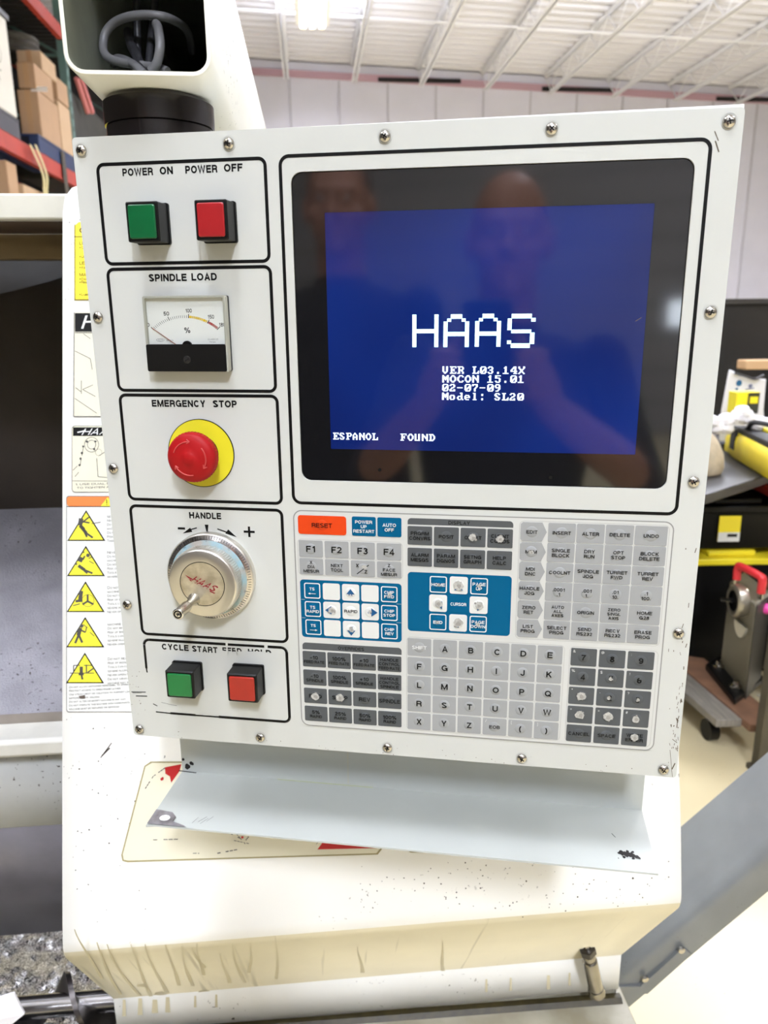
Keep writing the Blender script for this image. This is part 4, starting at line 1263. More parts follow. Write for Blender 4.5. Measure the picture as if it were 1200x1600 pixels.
# oily runs down the undercut
un = Vector((0, (C0 - p2).y, -(C0 - p2).x)).normalized()
if un.y > 0: un = -un
UP_ = Vector((0, p2.x, p2.y)) + un * .0022


def on_under(px, py):
    d = ray(px, py)
    return CAM + d * ((UP_ - CAM).dot(un) / d.dot(un))


b = MB(); q = random.Random(21)
RUNS = [((150, 1472), (189, 1554)), ((166, 1475), (217, 1556)), ((204, 1475), (238, 1558)), ((227, 1475), (260, 1552)), ((260, 1476), (280, 1540)), ((283, 1478), (300, 1540)), ((308, 1474), (317, 1524)), ((345, 1490), (358, 1536)), ((362, 1474), (381, 1536)), ((432, 1462), (432, 1530)), ((392, 1478), (390, 1520)), ((118, 1452), (160, 1530)), ((560, 1480), (566, 1520)), ((690, 1470), (694, 1520)), ((300, 1480), (318, 1512))]
for (p_, q_) in RUNS:
    n_ = 9; Lf_, Rt_ = [], []
    ph_ = q.uniform(0, 6)
    for i in range(n_ + 1):
        t_ = i / n_
        px_ = p_[0] + (q_[0] - p_[0]) * (t_ ** 1.25) + 1.6 * math.sin(ph_ + t_ * 5); py_ = p_[1] + (q_[1] - p_[1]) * t_
        w_ = (0.7 + 2.2 * t_) * q.uniform(.8, 1.2)
        Lf_.append(on_under(px_ - w_, py_)); Rt_.append(on_under(px_ + w_, py_))
    b.add(Lf_ + Rt_, [(i, i + 1, n_ + 2 + i, n_ + 1 + i) for i in range(n_)], 0)
for (px_, py_, w_) in ((250, 1553, 12), (222, 1540, 9), (320, 1550, 10), (400, 1555, 9), (395, 1546, 12)):
    P_ = [on_under(px_ + w_ * math.cos(a_ / 5 * PI) * q.uniform(.6, 1.2), py_ + 3 * math.sin(a_ / 5 * PI) * q.uniform(.6, 1.2)) for a_ in range(10)]
    b.add(P_, [tuple(range(10))], 0)
for (px_, y0_, y1_, w_) in ((194, 1562, 1588, 3), (219, 1560, 1586, 4), (242, 1562, 1583, 5), (262, 1558, 1582, 4), (305, 1556, 1574, 2), (338, 1554, 1574, 2), (760, 1530, 1550, 2), (798, 1528, 1548, 2), (857, 1524, 1546, 3), (890, 1520, 1540, 2)):
    P_ = [aty(px_ - w_ * .7, y0_, .9026), aty(px_ + w_ * .7, y0_, .9026), aty(px_ + w_, y1_, .9026), aty(px_ - w_, y1_, .9026)]
    b.add(P_, [(0, 1, 2, 3)], 0)
lathe.part('oil_stain', b, mat('oil_run', (216, 208, 178), .4))['kind'] = 'stuff'
# base ledge
b = MB()
q0, q1 = Vector((-0.318, .862, .528)), Vector((.452, .862, .512))
b.hexa([(-.318, .845, .30), (.452, .845, .30), (.452, 1.6, .30), (-.318, 1.6, .30), (-.318, .845, .536), (.452, .845, .520), (.452, 1.6, .520), (-.318, 1.6, .536)])
lathe.part('base_ledge', b, mat('ledge_grey', (196, 194, 180), .45, second=(150, 144, 124), mscale=9, specks=.6), bevel=.003)
b = MB(); b.hexa([(-.312, .89, .5355), (.444, .89, .5205), (.444, .905, .5205), (-.312, .905, .5355), (-.312, .896, .541), (.444, .896, .526), (.444, .905, .526), (-.312, .905, .541)])
lathe.part('sealant_bead', b, mat('oily_sealant', (66, 58, 30), .5, mottle=.5, mscale=60))
b = MB(); b.box((-.25, .95, 0), (.42, 1.6, .30)); lathe.part('base', b, mat('base_grey', (92, 92, 92), .6))

# doorway interior: beam, back wall, sloping sheets down to the chip trough
XI0, XI1 = -2.2, -0.27
XLO = -0.325


def yz(py, Y, px=50):
    p = aty(px, py, Y); return (p.y, p.z)


def sheet(name, prof, m, x0=XI0, x1=XI1, thick=.003):
    b = MB()
    P = []
    for (y, z) in prof: P += [(x0, y, z), (x1, y, z)]
    b.add(P, [(2 * i, 2 * i + 1, 2 * i + 3, 2 * i + 2) for i in range(len(prof) - 1)])
    o = lathe.part(name, b, m)
    s = o.modifiers.new('sheet', 'SOLIDIFY'); s.thickness = thick; s.offset = 0
    return o


b = MB()
y_, zt1 = yz(302, 1.10); _, zb1 = yz(343, 1.10)
b.box((XI0, 1.10, zb1), (.43, 1.99, zt1)); lathe.part('door_header', b, mat('header_white', (224, 222, 208), .45, mottle=.12, mscale=12, specks=.3), bevel=.003)
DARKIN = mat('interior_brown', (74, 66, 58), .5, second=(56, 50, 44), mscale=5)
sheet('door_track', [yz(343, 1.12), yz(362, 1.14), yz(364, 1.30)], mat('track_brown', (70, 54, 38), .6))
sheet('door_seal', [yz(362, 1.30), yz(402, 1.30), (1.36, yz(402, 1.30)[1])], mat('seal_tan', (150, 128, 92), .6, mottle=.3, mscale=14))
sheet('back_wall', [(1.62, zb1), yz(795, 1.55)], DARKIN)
b = MB(); b.box((XI0 - .01, .93, .3), (XI0, 1.9, zb1 + .005)); lathe.part('light_stop_wall', b, DARKIN)  # unseen sheet added to keep stray light out of the doorway
GLOSSGREY = mat('oily_sheet_grey', (176, 174, 181), .35, .1, mottle=.25, mscale=14, bump=.6, bscale=420, specks=1.0)
sheet('upper_chute', [yz(793, 1.553), yz(905, 1.40), yz(1115, 1.04)], GLOSSGREY)
sheet('chute_lip', [yz(1114, 1.04), yz(1160, 1.035)], mat('lip_brown', (150, 140, 128), .45, mottle=.25, mscale=20))
b = MB(); y1_, z1_ = yz(1157, .985); _, z2_ = yz(1184, .985)
b.box((XI0, .985, z2_), (XI1, 1.04, z1_)); lathe.part('guide_rail', b, mat('rail_white', (226, 224, 214), .4, mottle=.15, mscale=20), bevel=.006)
sheet('inner_apron', [(1.02, z2_), yz(1290, 1.02)], mat('apron_grey', (226, 228, 226), .4, mottle=.12, mscale=16, specks=.6))
sheet('lower_chute', [yz(1288, 1.02), yz(1457, 1.10)], mat('chute_slate', (140, 136, 142), .3, .2, mottle=.3, mscale=8))
tz = yz(1600, 1.0)[1]
b = MB()
SW = chips_metal()
prof = [yz(1452, 1.36), yz(1488, 1.27), yz(1520, 1.16), yz(1560, 1.06), yz(1600, 0.98), yz(1640, .92)]
gx = np.linspace(-1.3, XLO, 110)
P = []
q = random.Random(3)
pr = []
for k in range(len(prof) - 1):
    for j in range(8):
        t_ = j / 8; pr.append((prof[k][0] + (prof[k + 1][0] - prof[k][0]) * t_, prof[k][1] + (prof[k + 1][1] - prof[k][1]) * t_))
for (y, z) in pr:
    for xx in gx: P.append((xx, y + q.uniform(-.004, .004), z + q.uniform(-.005, .006)))
G = len(gx)
b.add(P, [(r * G + i, r * G + i + 1, (r + 1) * G + i + 1, (r + 1) * G + i) for r in range(len(pr) - 1) for i in range(G - 1)])
o = b.build('metal_chips', SW); tag(o, 'bed of glittering metal chips under the auger in the lathe', 'metal chips'); o['kind'] = 'stuff'
sheet('chip_trough', [(1.40, yz(1440, 1.42)[1]), (1.37, yz(1452, 1.42)[1] - .18), (.9, yz(1640, .92)[1] - .06), (.88, yz(1640, .92)[1] + .02)], mat('trough_dark', (40, 38, 38), .6))

# --- stickers on the sheet
YEL = mat('sticker_yellow', (252, 226, 40), .45); PAPER = mat('sticker_paper', (226, 222, 198), .45); STW = mat('sticker_white', (230, 231, 226), .45)
ORA = mat('sticker_orange', (238, 128, 62), .45); TRI = mat('triangle_yellow', (236, 226, 60), .45); FAINT = mat('faint_print', (104, 100, 94), .6)


def mpoly(mb, pts, h, mi): mb.flat(MF, [uv(*p) for p in pts], h, mi)


def mtext(mb, s, px, py, cap_px, mi, h, width_px=None, align='l', bold=.07, shear=0):
    u, v = uv(px, py); sc = (uv(px + 100, py)[0] - u) / 100.0
    text(mb, MF, s, u, v, cap_px * sc, mi, h, width_px * sc if width_px else None, None, bold, 0, shear, align)


def mline(mb, p, q, w_px, mi, h):
    a, c = uv(*p), uv(*q); sc = (uv(p[0] + 100, p[1])[0] - a[0]) / 100.0
    mb.flat(MF, bar(a, c, w_px * sc), h, mi)


b = MB()
mpoly(b, [(124, 348), (330, 348), (330, 470), (117, 470), (117, 354)], .5, 0)
mline(b, (117, 371), (330, 371), 1, 1, .7); mline(b, (118, 352), (118, 470), 1, 1, .7); mline(b, (117, 469), (330, 469), 1, 1, .7)
mtext(b, 'CAUTION', 125, 361, 9, 1, .7, 70)
for (s, y, c) in (('LUBRICATION', 381, 5), ('  Check oil level', 388, 4), ('  Use way lube', 402, 4), ('LEVEL', 412, 5), ('  Keep machine', 419, 4), ('MAINTENANCE', 430, 5), ('  Daily wipe down', 437, 4), ('  Remove chips', 442, 4), ('  Lubricate chuck', 461, 4)):
    mtext(b, s.strip(), 125 + (3 if s.startswith(' ') else 0), y, c, 1, .7)
    if s.startswith(' '): b.flat(MF, circ(*uv(126, y), .7, 8), .7, 1)
lathe.part('maintenance_sticker', b, [YEL, INK], label='yellow maintenance sticker')
b = MB()
mpoly(b, [(117, 489), (330, 489), (330, 652), (116, 651)], .5, 0); mpoly(b, [(118, 490), (330, 490), (330, 519), (118, 519)], .6, 1)
mline(b, (117, 489), (116, 651), 1.3, 2, .7); mline(b, (116, 651), (330, 652), 1.3, 2, .7); mline(b, (118, 520.5), (330, 520.5), 1.4, 2, .7)
mtext(b, 'HAAS', 131, 504, 21, 3, .75, 100, shear=.35)
for p, q in (((118, 549), (142, 561)), ((131, 522), (142, 530)), ((142, 561), (145, 578)), ((130, 609), (146, 602)), ((130, 609), (150, 620)), ((118, 623), (152, 646)), ((119, 606), (128, 613)), ((128, 595), (128, 616))):
    mline(b, p, q, .9, 2, .7)
lathe.part('door_sticker', b, [PAPER, INK, FAINT, WHITEINK], label='cream sticker with black header')
b = MB()
P = rr(0, 0, 1, 1, .06, 4)
def mrr(x0, y0, x1, y1, r): return [uv(x, y) for x, y in rr(x0, y0, x1, y1, r, 4)]
b.flat(MF, mrr(113, 665.5, 330, 769.5, 5), .5, 2); b.flat(MF, mrr(114, 666.5, 329, 768.5, 4.5), .6, 0)
mpoly(b, [(115, 668), (328, 668), (328, 681.5), (115, 681.5)], .7, 1)
mtext(b, 'HAAS', 131, 675, 10, 3, .8, 52, shear=.6); mline(b, (122, 676), (135, 673), 2, 3, .8)
for (cx_, cy_, r) in ((144, 695, 11), (144, 695, 6.5), (155, 707, 5)):
    n = 26; C_ = [(cx_ + r * math.cos(2 * PI * i / n), cy_ + r * 1.05 * math.sin(2 * PI * i / n)) for i in range(n)]
    for i in range(0, n, 1 if r > 6 else 2): mline(b, C_[i], C_[(i + 1) % n], .9, 4, .75)
for p, q in (((152, 716), (154, 745)), ((154, 745), (175, 747)), ((156, 712), (175, 700)), ((131, 700), (129, 712)), ((128, 716), (126, 728)), ((115, 735), (122, 728)), ((118, 745), (124, 738))): mline(b, p, q, 1.0, 4, .75)
for (x_, y_) in ((131, 698), (129, 708), (127, 717), (125, 727), (137, 690), (150, 690), (148, 702)): b.flat(MF, blob(*uv(x_, y_), 1.4, 8, .3, x_), .77, 5)
mline(b, (114, 751.5), (329, 752.5), .8, 4, .75)
mtext(b, '1. USE DUAL PIN END OF WRENCH', 119, 757, 3, 5, .8, 130); mtext(b, 'TO TIGHTEN AND LOOSEN NUT', 121, 762.5, 3, 5, .8, 110)
lathe.part('wrench_sticker', b, [PAPER, INK, FAINT, WHITEINK, FAINT, INKSOFT], label='cream wrench-instruction sticker')
b = MB()
b.flat(MF, mrr(104.5, 775, 330, 1112, 4), .5, 5); b.flat(MF, mrr(105.5, 776, 329, 1111, 4), .6, 0)
b.flat(MF, mrr(105.5, 776, 330, 791, 4), .7, 1); mpoly(b, [(158, 791), (169, 777), (180, 791)], .8, 2); mtext(b, '!', 167, 785, 9, 3, .9)
mline(b, (105.5, 791.5), (330, 791.5), 1.2, 3, .8)
TC = [(135.5, 797, 845), (135.0, 852.5, 900), (134.5, 908, 956), (134, 963.5, 1011), (133.5, 1019, 1067)]
for k, (cx_, y0, y1) in enumerate(TC):
    b.flat(MF, [uv(cx_, y0), uv(cx_ + 30, y1), uv(cx_ - 29.5, y1)], .7, 3)
    b.flat(MF, [uv(cx_, y0 + 3.6), uv(cx_ + 26.6, y1 - 1.8), uv(cx_ - 26.4, y1 - 1.8)], .8, 2)
    ym = (y0 + y1) / 2
    man = {0: [((128, 13), (126, 24), 7), ((126, 24), (136, 36), 5), ((127, 24), (133, 30), 4), ((136, 36), (146, 43), 3), ((131, 30), (137, 42), 3), ((130, 18), (141, 20), 2.4), ((129, 20), (140, 11), 2.4), ((144, 21), (158, 19), 1.2)],
           1: [((126, 25), (129, 18), 7), ((124, 31), (134, 38), 5), ((134, 38), (146, 43), 3), ((130, 36), (138, 43), 3), ((134, 16), (131, 22), 2.4), ((131, 9), (133, 11), 2.4), ((119, 28), (122, 29), 3), ((140, 20), (146, 17), 1.4), ((141, 24), (148, 28), 1.2)],
           2: [((129, 15), (127, 30), 6), ((120, 31), (131, 30), 4), ((131, 36), (139, 31), 3), ((139, 31), (139, 21), 3), ((139, 31), (148, 36), 3), ((116, 38), (127, 35), 1.5)],
           3: [((128, 17), (125, 29), 6), ((125, 29), (120, 41), 3.4), ((126, 29), (131, 40), 3.4), ((128, 20), (136, 24), 2.5), ((136, 24), (138, 15), 1.6), ((143, 24), (150, 30), 1.2), ((133, 12), (139, 17), 1.2)],
           4: [((130, 22), (130, 34), 5), ((130, 34), (132, 42), 3), ((126, 34), (134, 34), 3), ((118, 20), (118, 32), 1.6), ((118, 20), (128, 20), 1.4), ((134, 20), (146, 20), 1.4), ((138, 19), (138, 32), 1.8), ((140, 31), (150, 24), 2.2), ((112, 32), (150, 32), 1.3)]}[k]
    dx = cx_ - 135.5
    for p, q, w in man: mline(b, (p[0] + dx, y0 + p[1]), (q[0] + dx, y0 + q[1]), w, 4, .9)
    if k in (1, 2, 3):
        hx, hy = {1: (139, 15), 2: (126, 12), 3: (130, 14)}[k]
        if k != 2: b.flat(MF, circ(*uv(hx + dx, y0 + hy), 2.2, 12), .9, 4)
    if k == 2:
        n = 20; C_ = [(139.5 + dx + 9.5 * math.cos(2 * PI * i / n), y0 + 30 + 9.5 * math.sin(2 * PI * i / n)) for i in range(n)]
        for i in range(n): mline(b, C_[i], C_[(i + 1) % n], .7, 4, .9)
lines = {820: 'Risk of severe injury', 858: 'Risk of bodily injury', 914: 'Moving parts can', 980: 'Risk of bodily injury'}
for y0 in (800, 856, 911, 968, 1022):
    for j in range(7):
        yy = y0 + 7 + j * 6.3
        if y0 == 968 and j > 5: continue
        s = ['Risk of bodily injury and impact', 'Tools can cut. Keep clear', 'severe injury. Do not touch', 'Never operate with doors', 'Do not wear loose items', 'machine may start', 'Do not reach in'][(j + y0 // 50) % 7]
        mtext(b, s, 169 + (965 - y0) * -0.005, yy, 3.6 if j else 4.2, 5, .85)
for j, s in enumerate(('Do not allow untrained personnel to operate this machine', 'Restrict access to open frame lathes', 'Use steady rest or tailstock to support long bars', 'Improper work holding', 'Do not alter or modify machine in any way', 'Do not operate this machine with worn parts', 'Machine must be repaired or serviced')):
    mtext(b, s, 109, 1073 + j * 5.7, 3.2, 6, .85)
mpoly(b, [(124, 1087), (134, 1085), (134, 1091), (126, 1091)], .95, 7)
lathe.part('warning_sticker', b, [STW, ORA, TRI, INK, INKSOFT, FAINT, INKSOFT, mat('stain_brown', (96, 84, 74), .7)], label='white warning sticker with five yellow triangles')
# large worn decal under the tray
b = MB()
OUT = [(236, 1189), (330, 1189), (700, 1189), (640, 1298), (606, 1313), (590, 1334), (200, 1346), (192, 1344), (190, 1335), (226, 1196)]
IN = [(238, 1191), (330, 1191), (697, 1191), (638, 1297), (604, 1312), (588, 1332), (201, 1343.5), (194, 1342), (192.5, 1334), (228, 1197)]
b.ring(MF, [uv(*p) for p in OUT], [uv(*p) for p in IN], .45, .45, 1); mpoly(b, IN, .4, 0)
mpoly(b, [(258, 1198), (284, 1193), (281, 1204), (268, 1222), (266, 1212), (259, 1208)], .6, 2); b.flat(MF, blob(*uv(254, 1216), 2, 9, .3, 4), .6, 2)
mpoly(b, [(496, 1326), (512, 1304), (600, 1318), (588, 1324)], .6, 2)
mpoly(b, [(300, 1196), (480, 1196), (470, 1290), (290, 1280)], .6, 2)
for p, q, w in (((258, 1199), (240, 1212), 1.2), ((240, 1212), (227, 1232), 1.4), ((346, 1294), (378, 1310), 1.2), ((370, 1302), (384, 1318), 1.0), ((392, 1302), (384, 1312), 1.6), ((366, 1312), (390, 1317), .9), ((340, 1332), (372, 1326), 1.5), ((302, 1332), (312, 1332), 1.3), ((240, 1311), (280, 1310), 1.2), ((500, 1311), (494, 1318), .8)):
    n_ = 5
    for i in range(n_):
        if (i * 7 + int(p[0])) % 4 == 3: continue
        a_ = (p[0] + (q[0] - p[0]) * i / n_, p[1] + (q[1] - p[1]) * i / n_); c_ = (p[0] + (q[0] - p[0]) * (i + .8) / n_, p[1] + (q[1] - p[1]) * (i + .8) / n_)
        mline(b, a_, c_, w, 3, .6)
b.flat(MF, blob(*uv(379, 1307), 1.6, 8, .3, 9), .65, 2)
b.ring(MF, mrr(638, 1305, 720, 1331, 4), mrr(640, 1307, 718, 1329, 3), .45, .45, 1)
lathe.part('worn_decal', b, [mat('decal_cream', (232, 227, 204), .45, mottle=.03, mscale=8), mat('decal_edge', (158, 148, 104), .6), mat('decal_red', (184, 30, 34), .5), INKSOFT], label='large worn decal with red remnants')
# black specks sprinkled on the sheet below the tray
b = MB(); q = random.Random(12)
for k in range(120):
    px_, py_ = q.uniform(560, 1050), q.gauss(1385, 26)
    if py_ < 1345 or py_ > 1432: continue
    b.flat(MF, blob(*uv(px_, py_), q.uniform(.25, .9) * (1.6 if k % 11 == 0 else 1), 7, .4, k), .3, 0)
for k in range(40):
    b.flat(MF, blob(*uv(q.uniform(105, 240), q.uniform(1130, 1440)), q.uniform(.3, .9), 7, .4, k + 200), .3, 0)
mline(b, (158, 1183), (175, 1160), 1.4, 0, .3); mline(b, (160, 1180), (172, 1168), 2.0, 0, .31)
lathe.part('paint_specks', b, mat('speck_brown', (52, 42, 34), .7))['kind'] = 'stuff'

# ================================================================ CHIP AUGER, RAG, FITTING, CHUTE
ac = aty(60, 1573, .965)
aug = Thing('chip_auger', 'shiny steel screw auger lying in the chip trough', 'auger', (-0.8, ac.y, ac.z))
b = MB(); b.cyl((-1.25, ac.y, ac.z), (XLO, ac.y, ac.z), .0165, 24)
aug.part('shaft', b, mat('auger_steel', (170, 168, 168), .22, 1.0, mottle=.2, mscale=20))
b = MB()
pitch = .115; nst = 260; P = []
for i in range(nst + 1):
    x = -1.25 + i * ((XLO - .005 + 1.25) / nst); a = 2 * PI * (x + .05) / pitch
    for rr_ in (.016, .043):
        for dx_ in (-.004, .004):
            P.append((x + dx_, ac.y - rr_ * math.sin(a), ac.z + rr_ * math.cos(a)))
fs = []
for i in range(nst):
    o_, p_ = 4 * i, 4 * (i + 1)
    fs += [(o_, p_, p_ + 2, o_ + 2), (o_ + 1, p_ + 1, p_ + 3, o_ + 3), (o_ + 2, p_ + 2, p_ + 3, o_ + 3), (o_, p_, p_ + 1, o_ + 1)]
b.add(P, fs, 0, True)
aug.part('flight', b, mat('flight_steel', (120, 116, 116), .28, 1.0, mottle=.35, mscale=25))
b = MB()
p = [aty(*q_) for q_ in ((-30, 1568, .90), (22, 1553, .905), (38, 1585, .90), (2, 1614, .895), (-40, 1600, .89))]
nrm = Vector((0, .002, 0))
b.add(p + [v + nrm + Vector((0, 0.001, .001)) for v in p], [(0, 1, 2, 3, 4), (9, 8, 7, 6, 5)] + [(i, (i + 1) % 5, 5 + (i + 1) % 5, 5 + i) for i in range(5)])
o = b.build('paper_scrap', mat('paper_white', (244, 242, 246), .6)); tag(o, 'white scrap of paper lying on the chip auger', 'paper')

ft = Thing('hydraulic_fitting', 'silver quick-coupling fitting with black hex nut on the lathe ledge', 'fitting', aty(930, 1545, .875))
a_, c_ = aty(917, 1480, .868), aty(932, 1549, .880)
ax_ = (c_ - a_).normalized(); Lf = (c_ - a_).length
b = MB(); b.lathe(a_, ax_, [(0, 0), (.0115, 0), (.0125, .001), (.0125, .011), (.0115, .012), (0, .012)], 6, smooth=False)
ft.part('hex_nut', b, mat('oily_black', (34, 28, 20), .35))
b = MB(); b.lathe(a_, ax_, [(.006, .011), (.006, .014), (.0085, .015), (.0095, .017), (.0095, .024), (.0085, .0255), (.0085, .027), (.0105, .029), (.0108, .031), (.0110, Lf - .010), (.0118, Lf - .009), (.0118, Lf - .004), (.0125, Lf - .003), (.0125, Lf + .004), (0, Lf + .004)], 28)
ft.part('coupling', b, mat('coupling_nickel', (150, 146, 138), .22, 1.0, mottle=.12, mscale=50))
b = MB(); b.lathe(a_, -ax_, [(0, 0), (.006, 0), (.006, .03), (0, .03)], 16); ft.part('stem', b, STEEL)

GREYCH = mat('chute_grey', (122, 125, 126), .32, .2, mottle=.16, mscale=10, specks=.2)
ch = Thing('discharge_chute', 'grey sheet-metal chip discharge chute rising beside the lathe', 'chute', (.6, 1.15, .4))
Yf = 1.02
r0 = aty(985, 1508, Yf); r1 = aty(1235, 1298, Yf)      # ridge
s0 = aty(1028, 1536, Yf); s1 = aty(1245, 1352, Yf)     # lower front edge
dirn = (r1 - r0).normalized()
r0 = r0 - dirn * .06; s0 = s0 - dirn * .0
wv = (s0 - r0); wv = wv - dirn * wv.dot(dirn); wv.y = 0    # ridge -> lower edge
wl = wv.length; wn = wv.normalized()
depth = .155
def chl(base):
    """rounded section at a point on the ridge"""
    o_ = base; up_ = -wn; bk = Vector((0, 1, 0))
    sec = []
    r = .02
    for i in range(7):
        a = i / 6 * PI / 2
        sec.append(o_ + wn * (r - r * math.cos(a) * 1.0) * 1.0 + bk * (r - r * math.sin(a)))
    sec += [o_ + wn * wl, o_ + wn * wl + bk * depth, o_ + bk * depth]
    return sec
b = MB()
b.loft([chl(r0), chl(r0 + dirn * .75)], 0, True, True)
ch.part('duct', b, GREYCH)
b = MB()
f0 = aty(1012, 1553, Yf - .006); f1 = aty(1080, 1492, Yf - .006)
e_ = Vector((0, .18, 0)); up1 = wn * -.016
b.hexa([f0 + wn * .0, f1, f1 + e_, f0 + e_, f0 + up1 * 1.4, f1 + up1 * 1.4, f1 + e_ + up1 * 1.4, f0 + e_ + up1 * 1.4])
g0 = aty(955, 1554, Yf - .004)
b.hexa([g0, f0, f0 + e_, g0 + e_, g0 + Vector((0, 0, .016)), f0 + Vector((0, 0, .016)), f0 + e_ + Vector((0, 0, .016)), g0 + e_ + Vector((0, 0, .016))])
ch.part('flange', b, GREYCH)
b = MB()
g1 = aty(955, 1500, Yf + .03); g2 = aty(995, 1500, Yf + .03); g3 = aty(1010, 1540, Yf + .03); g4 = aty(955, 1545, Yf + .03)
b.add([g1, g2, g3, g4] + [v + Vector((0, .1, 0)) for v in (g1, g2, g3, g4)], [(0, 1, 2, 3), (7, 6, 5, 4), (0, 1, 5, 4), (1, 2, 6, 5), (2, 3, 7, 6), (3, 0, 4, 7)])
ch.part('throat', b, mat('throat_dark', (58, 62, 66), .5))
for (x_, y_) in ((1064, 1483), (1007, 1528)):
    b = MB(); b.lathe(aty(x_, y_, Yf - .006), (0, -1, 0), [(.006, 0), (.006, .004), (.003, .006), (0, .006)], 14); ch.part('rivet', b, STEEL)

# ================================================================ PALLET RACKING
RX = -3.05
RED = mat('rack_orange_red', (172, 54, 36), .5, mottle=.15, mscale=6); UPR = mat('rack_blue_green', (92, 122, 116), .5)
KRAFT = mat('kraft_board', (176, 142, 108), .75, mottle=.06, mscale=6); KRAFT2 = mat('kraft_board_pale', (192, 162, 128), .75, mottle=.05, mscale=5)
rack = Thing('pallet_rack', 'tall red and blue-green pallet racking loaded with boxes', 'storage rack', (RX - .5, 9.5, 0))
for (z0, z1) in ((3.21, 3.37), (4.98, 5.12), (1.75, 1.9)):
    for xo in (0, -1.0):
        b = MB(); b.box((RX - .06 + xo, 7.2, z0), (RX + xo, 11.26, z1)); b.box((RX - .07 + xo, 7.2, z0 - .012), (RX - .0 + xo, 11.26, z0)); rack.part('beam', b, RED)
        b = MB(); b.box((RX - .06 + xo, 11.36, z0), (RX + xo, 14.9, z1)); rack.part('beam', b, RED)
for y in (7.1, 11.26, 14.9):
    for xo in (0, -1.0):
        b = MB(); b.box((RX - .09 + xo, y, 0), (RX + .005 + xo, y + .1, 6.0))
        for k in range(38): b.box((RX + .004 + xo, y + .035, .3 + k * .15), (RX + .007 + xo, y + .065, .36 + k * .15), 1)
        rack.part('upright', b, [UPR, INK])
    b = MB()
    for k in range(5): b.cyl((RX - .05, y + .05, .6 + k * 1.05), (RX - .98, y + .05, 1.1 + k * 1.05), .02, 6); b.cyl((RX - .05, y + .05, .6 + k * 1.05), (RX - .98, y + .05, .6 + k * 1.05), .02, 6)
    rack.part('bracing', b, UPR)
for (z, y0, y1) in ((1.90, 7.2, 14.9), (5.12, 7.2, 14.9)):
    b = MB()
    yy = y0
    while yy < y1: b.box((RX - 1.0, yy, z), (RX - .01, yy + .1, z + .025)); yy += .14
    rack.part('deck', b, mat('deck_shade', (26, 24, 22), .7))  # deck colour darkened to carry the shade under the beams


b = MB(); b.box((RX - 1.10, 7.1, 1.9), (RX - 1.08, 17.8, 6.0)); rack.part('dark_backing', b, mat('rack_back_shade', (12, 12, 12), .8))  # added black sheet standing in for the deep shade behind the boxes


def crate(name, label, cat, px0, px1, ytop, ybot, depth_px, m, group=None, tape=True, z0=None):
    """a box standing on the rack: the corner nearest the viewer at px0, its aisle face runs to px1"""
    t0, t1 = atx(px0, ytop, RX), atx(px0, ybot, RX)
    yb = min(atx(px1, ytop, RX).y, 11.22)
    zb = t1.z if z0 is None else z0
    xd = max(aty(depth_px, ytop, t0.y).x, RX - .92)
    th = Thing(name, label, cat, ((xd + RX) / 2, (t0.y + yb) / 2, zb), group)
    b = MB(); b.box((xd, t0.y, zb), (RX, yb, t0.z)); th.part('carton', b, m, bevel=.008)
    if tape:
        b = MB(); xm = (xd + RX) / 2
        b.box((xm - .03, t0.y - .002, zb + .02), (xm + .03, t0.y, t0.z)); b.box((xm - .03, t0.y, t0.z), (xm + .03, yb, t0.z + .002))
        th.part('tape', b, mat('packing_tape', (176, 138, 96), .35))
    return th, t0, zb, yb, xd


def pallet(name, label, y0, y1, z, m, h=.13):
    th = Thing(name, label, 'pallet', (RX - .5, (y0 + y1) / 2, z))
    for i in range(3):
        b = MB(); xx = RX - .98 + i * .44; b.box((xx, y0, z), (xx + .1, y1, z + h - .03)); th.part('runner', b, m)
    b = MB(); b.box((RX - 1.0, y0, z + h - .03), (RX + .005, y1, z + h)); th.part('deck', b, m, bevel=.004)
    return th


ya = atx(58, 170, RX).y
pallet('pallet', 'blue plastic pallet under the cardboard boxes on the red rack beam', ya - .08, 11.2, 3.375, mat('pallet_blue', (10, 34, 74), .5), .19)
ZP = 3.566
t, t0, zb, yb, xd = crate('cardboard_box', 'brown cardboard box at the near corner on the blue pallet, white label on it', 'box', 58, 87, 140, 204, 26, KRAFT, 'cardboard boxes on the rack', z0=ZP)
b = MB(); b.box((xd + .16, t0.y - .004, t0.z - .02), (xd + .34, t0.y - .001, t0.z + .03)); t.part('label', b, mat('label_white', (232, 226, 218), .5))
zA = t0.z
crate('cardboard_box', 'brown cardboard box beside the upright of the rack, second along the blue pallet', 'box', 90, 113.5, 156, 226, 60, KRAFT2, 'cardboard boxes on the rack', z0=ZP)
t, t0, zb, yb, xd = crate('cardboard_box', 'plain brown cardboard box stacked in the middle of the tall pile', 'box', 52, 78, 97, 138, 25, KRAFT, 'cardboard boxes on the rack', z0=zA + .008)
zB = t0.z
t, t0, zb, yb, xd = crate('cardboard_box', 'cardboard box with a pale side, topmost of the tall pile beside the upright', 'box', 63, 84, 79, 97, 25, KRAFT2, 'cardboard boxes on the rack', z0=zB + .004)
zC = t0.z
crate('cardboard_box', 'small brown box behind the pile next to the blue-green upright', 'box', 87, 105, 118, 152, 66, KRAFT, 'cardboard boxes on the rack', z0=atx(88, 156, RX).z + .03)
b = MB(); c = Vector((RX - .42, t0.y + .35, zC))
for k in range(3): b.tube([(c.x + .26 * math.cos(a_ / 12 * PI), c.y + .26 * math.sin(a_ / 12 * PI), c.z + .055 + k * .07) for a_ in range(25)], .045, 8, 0)
o = b.build('hose_coil', mat('coil_dark', (70, 66, 56), .5, mottle=.4, mscale=20)); tag(o, 'dark coiled hose lying on the topmost cardboard box', 'hose')
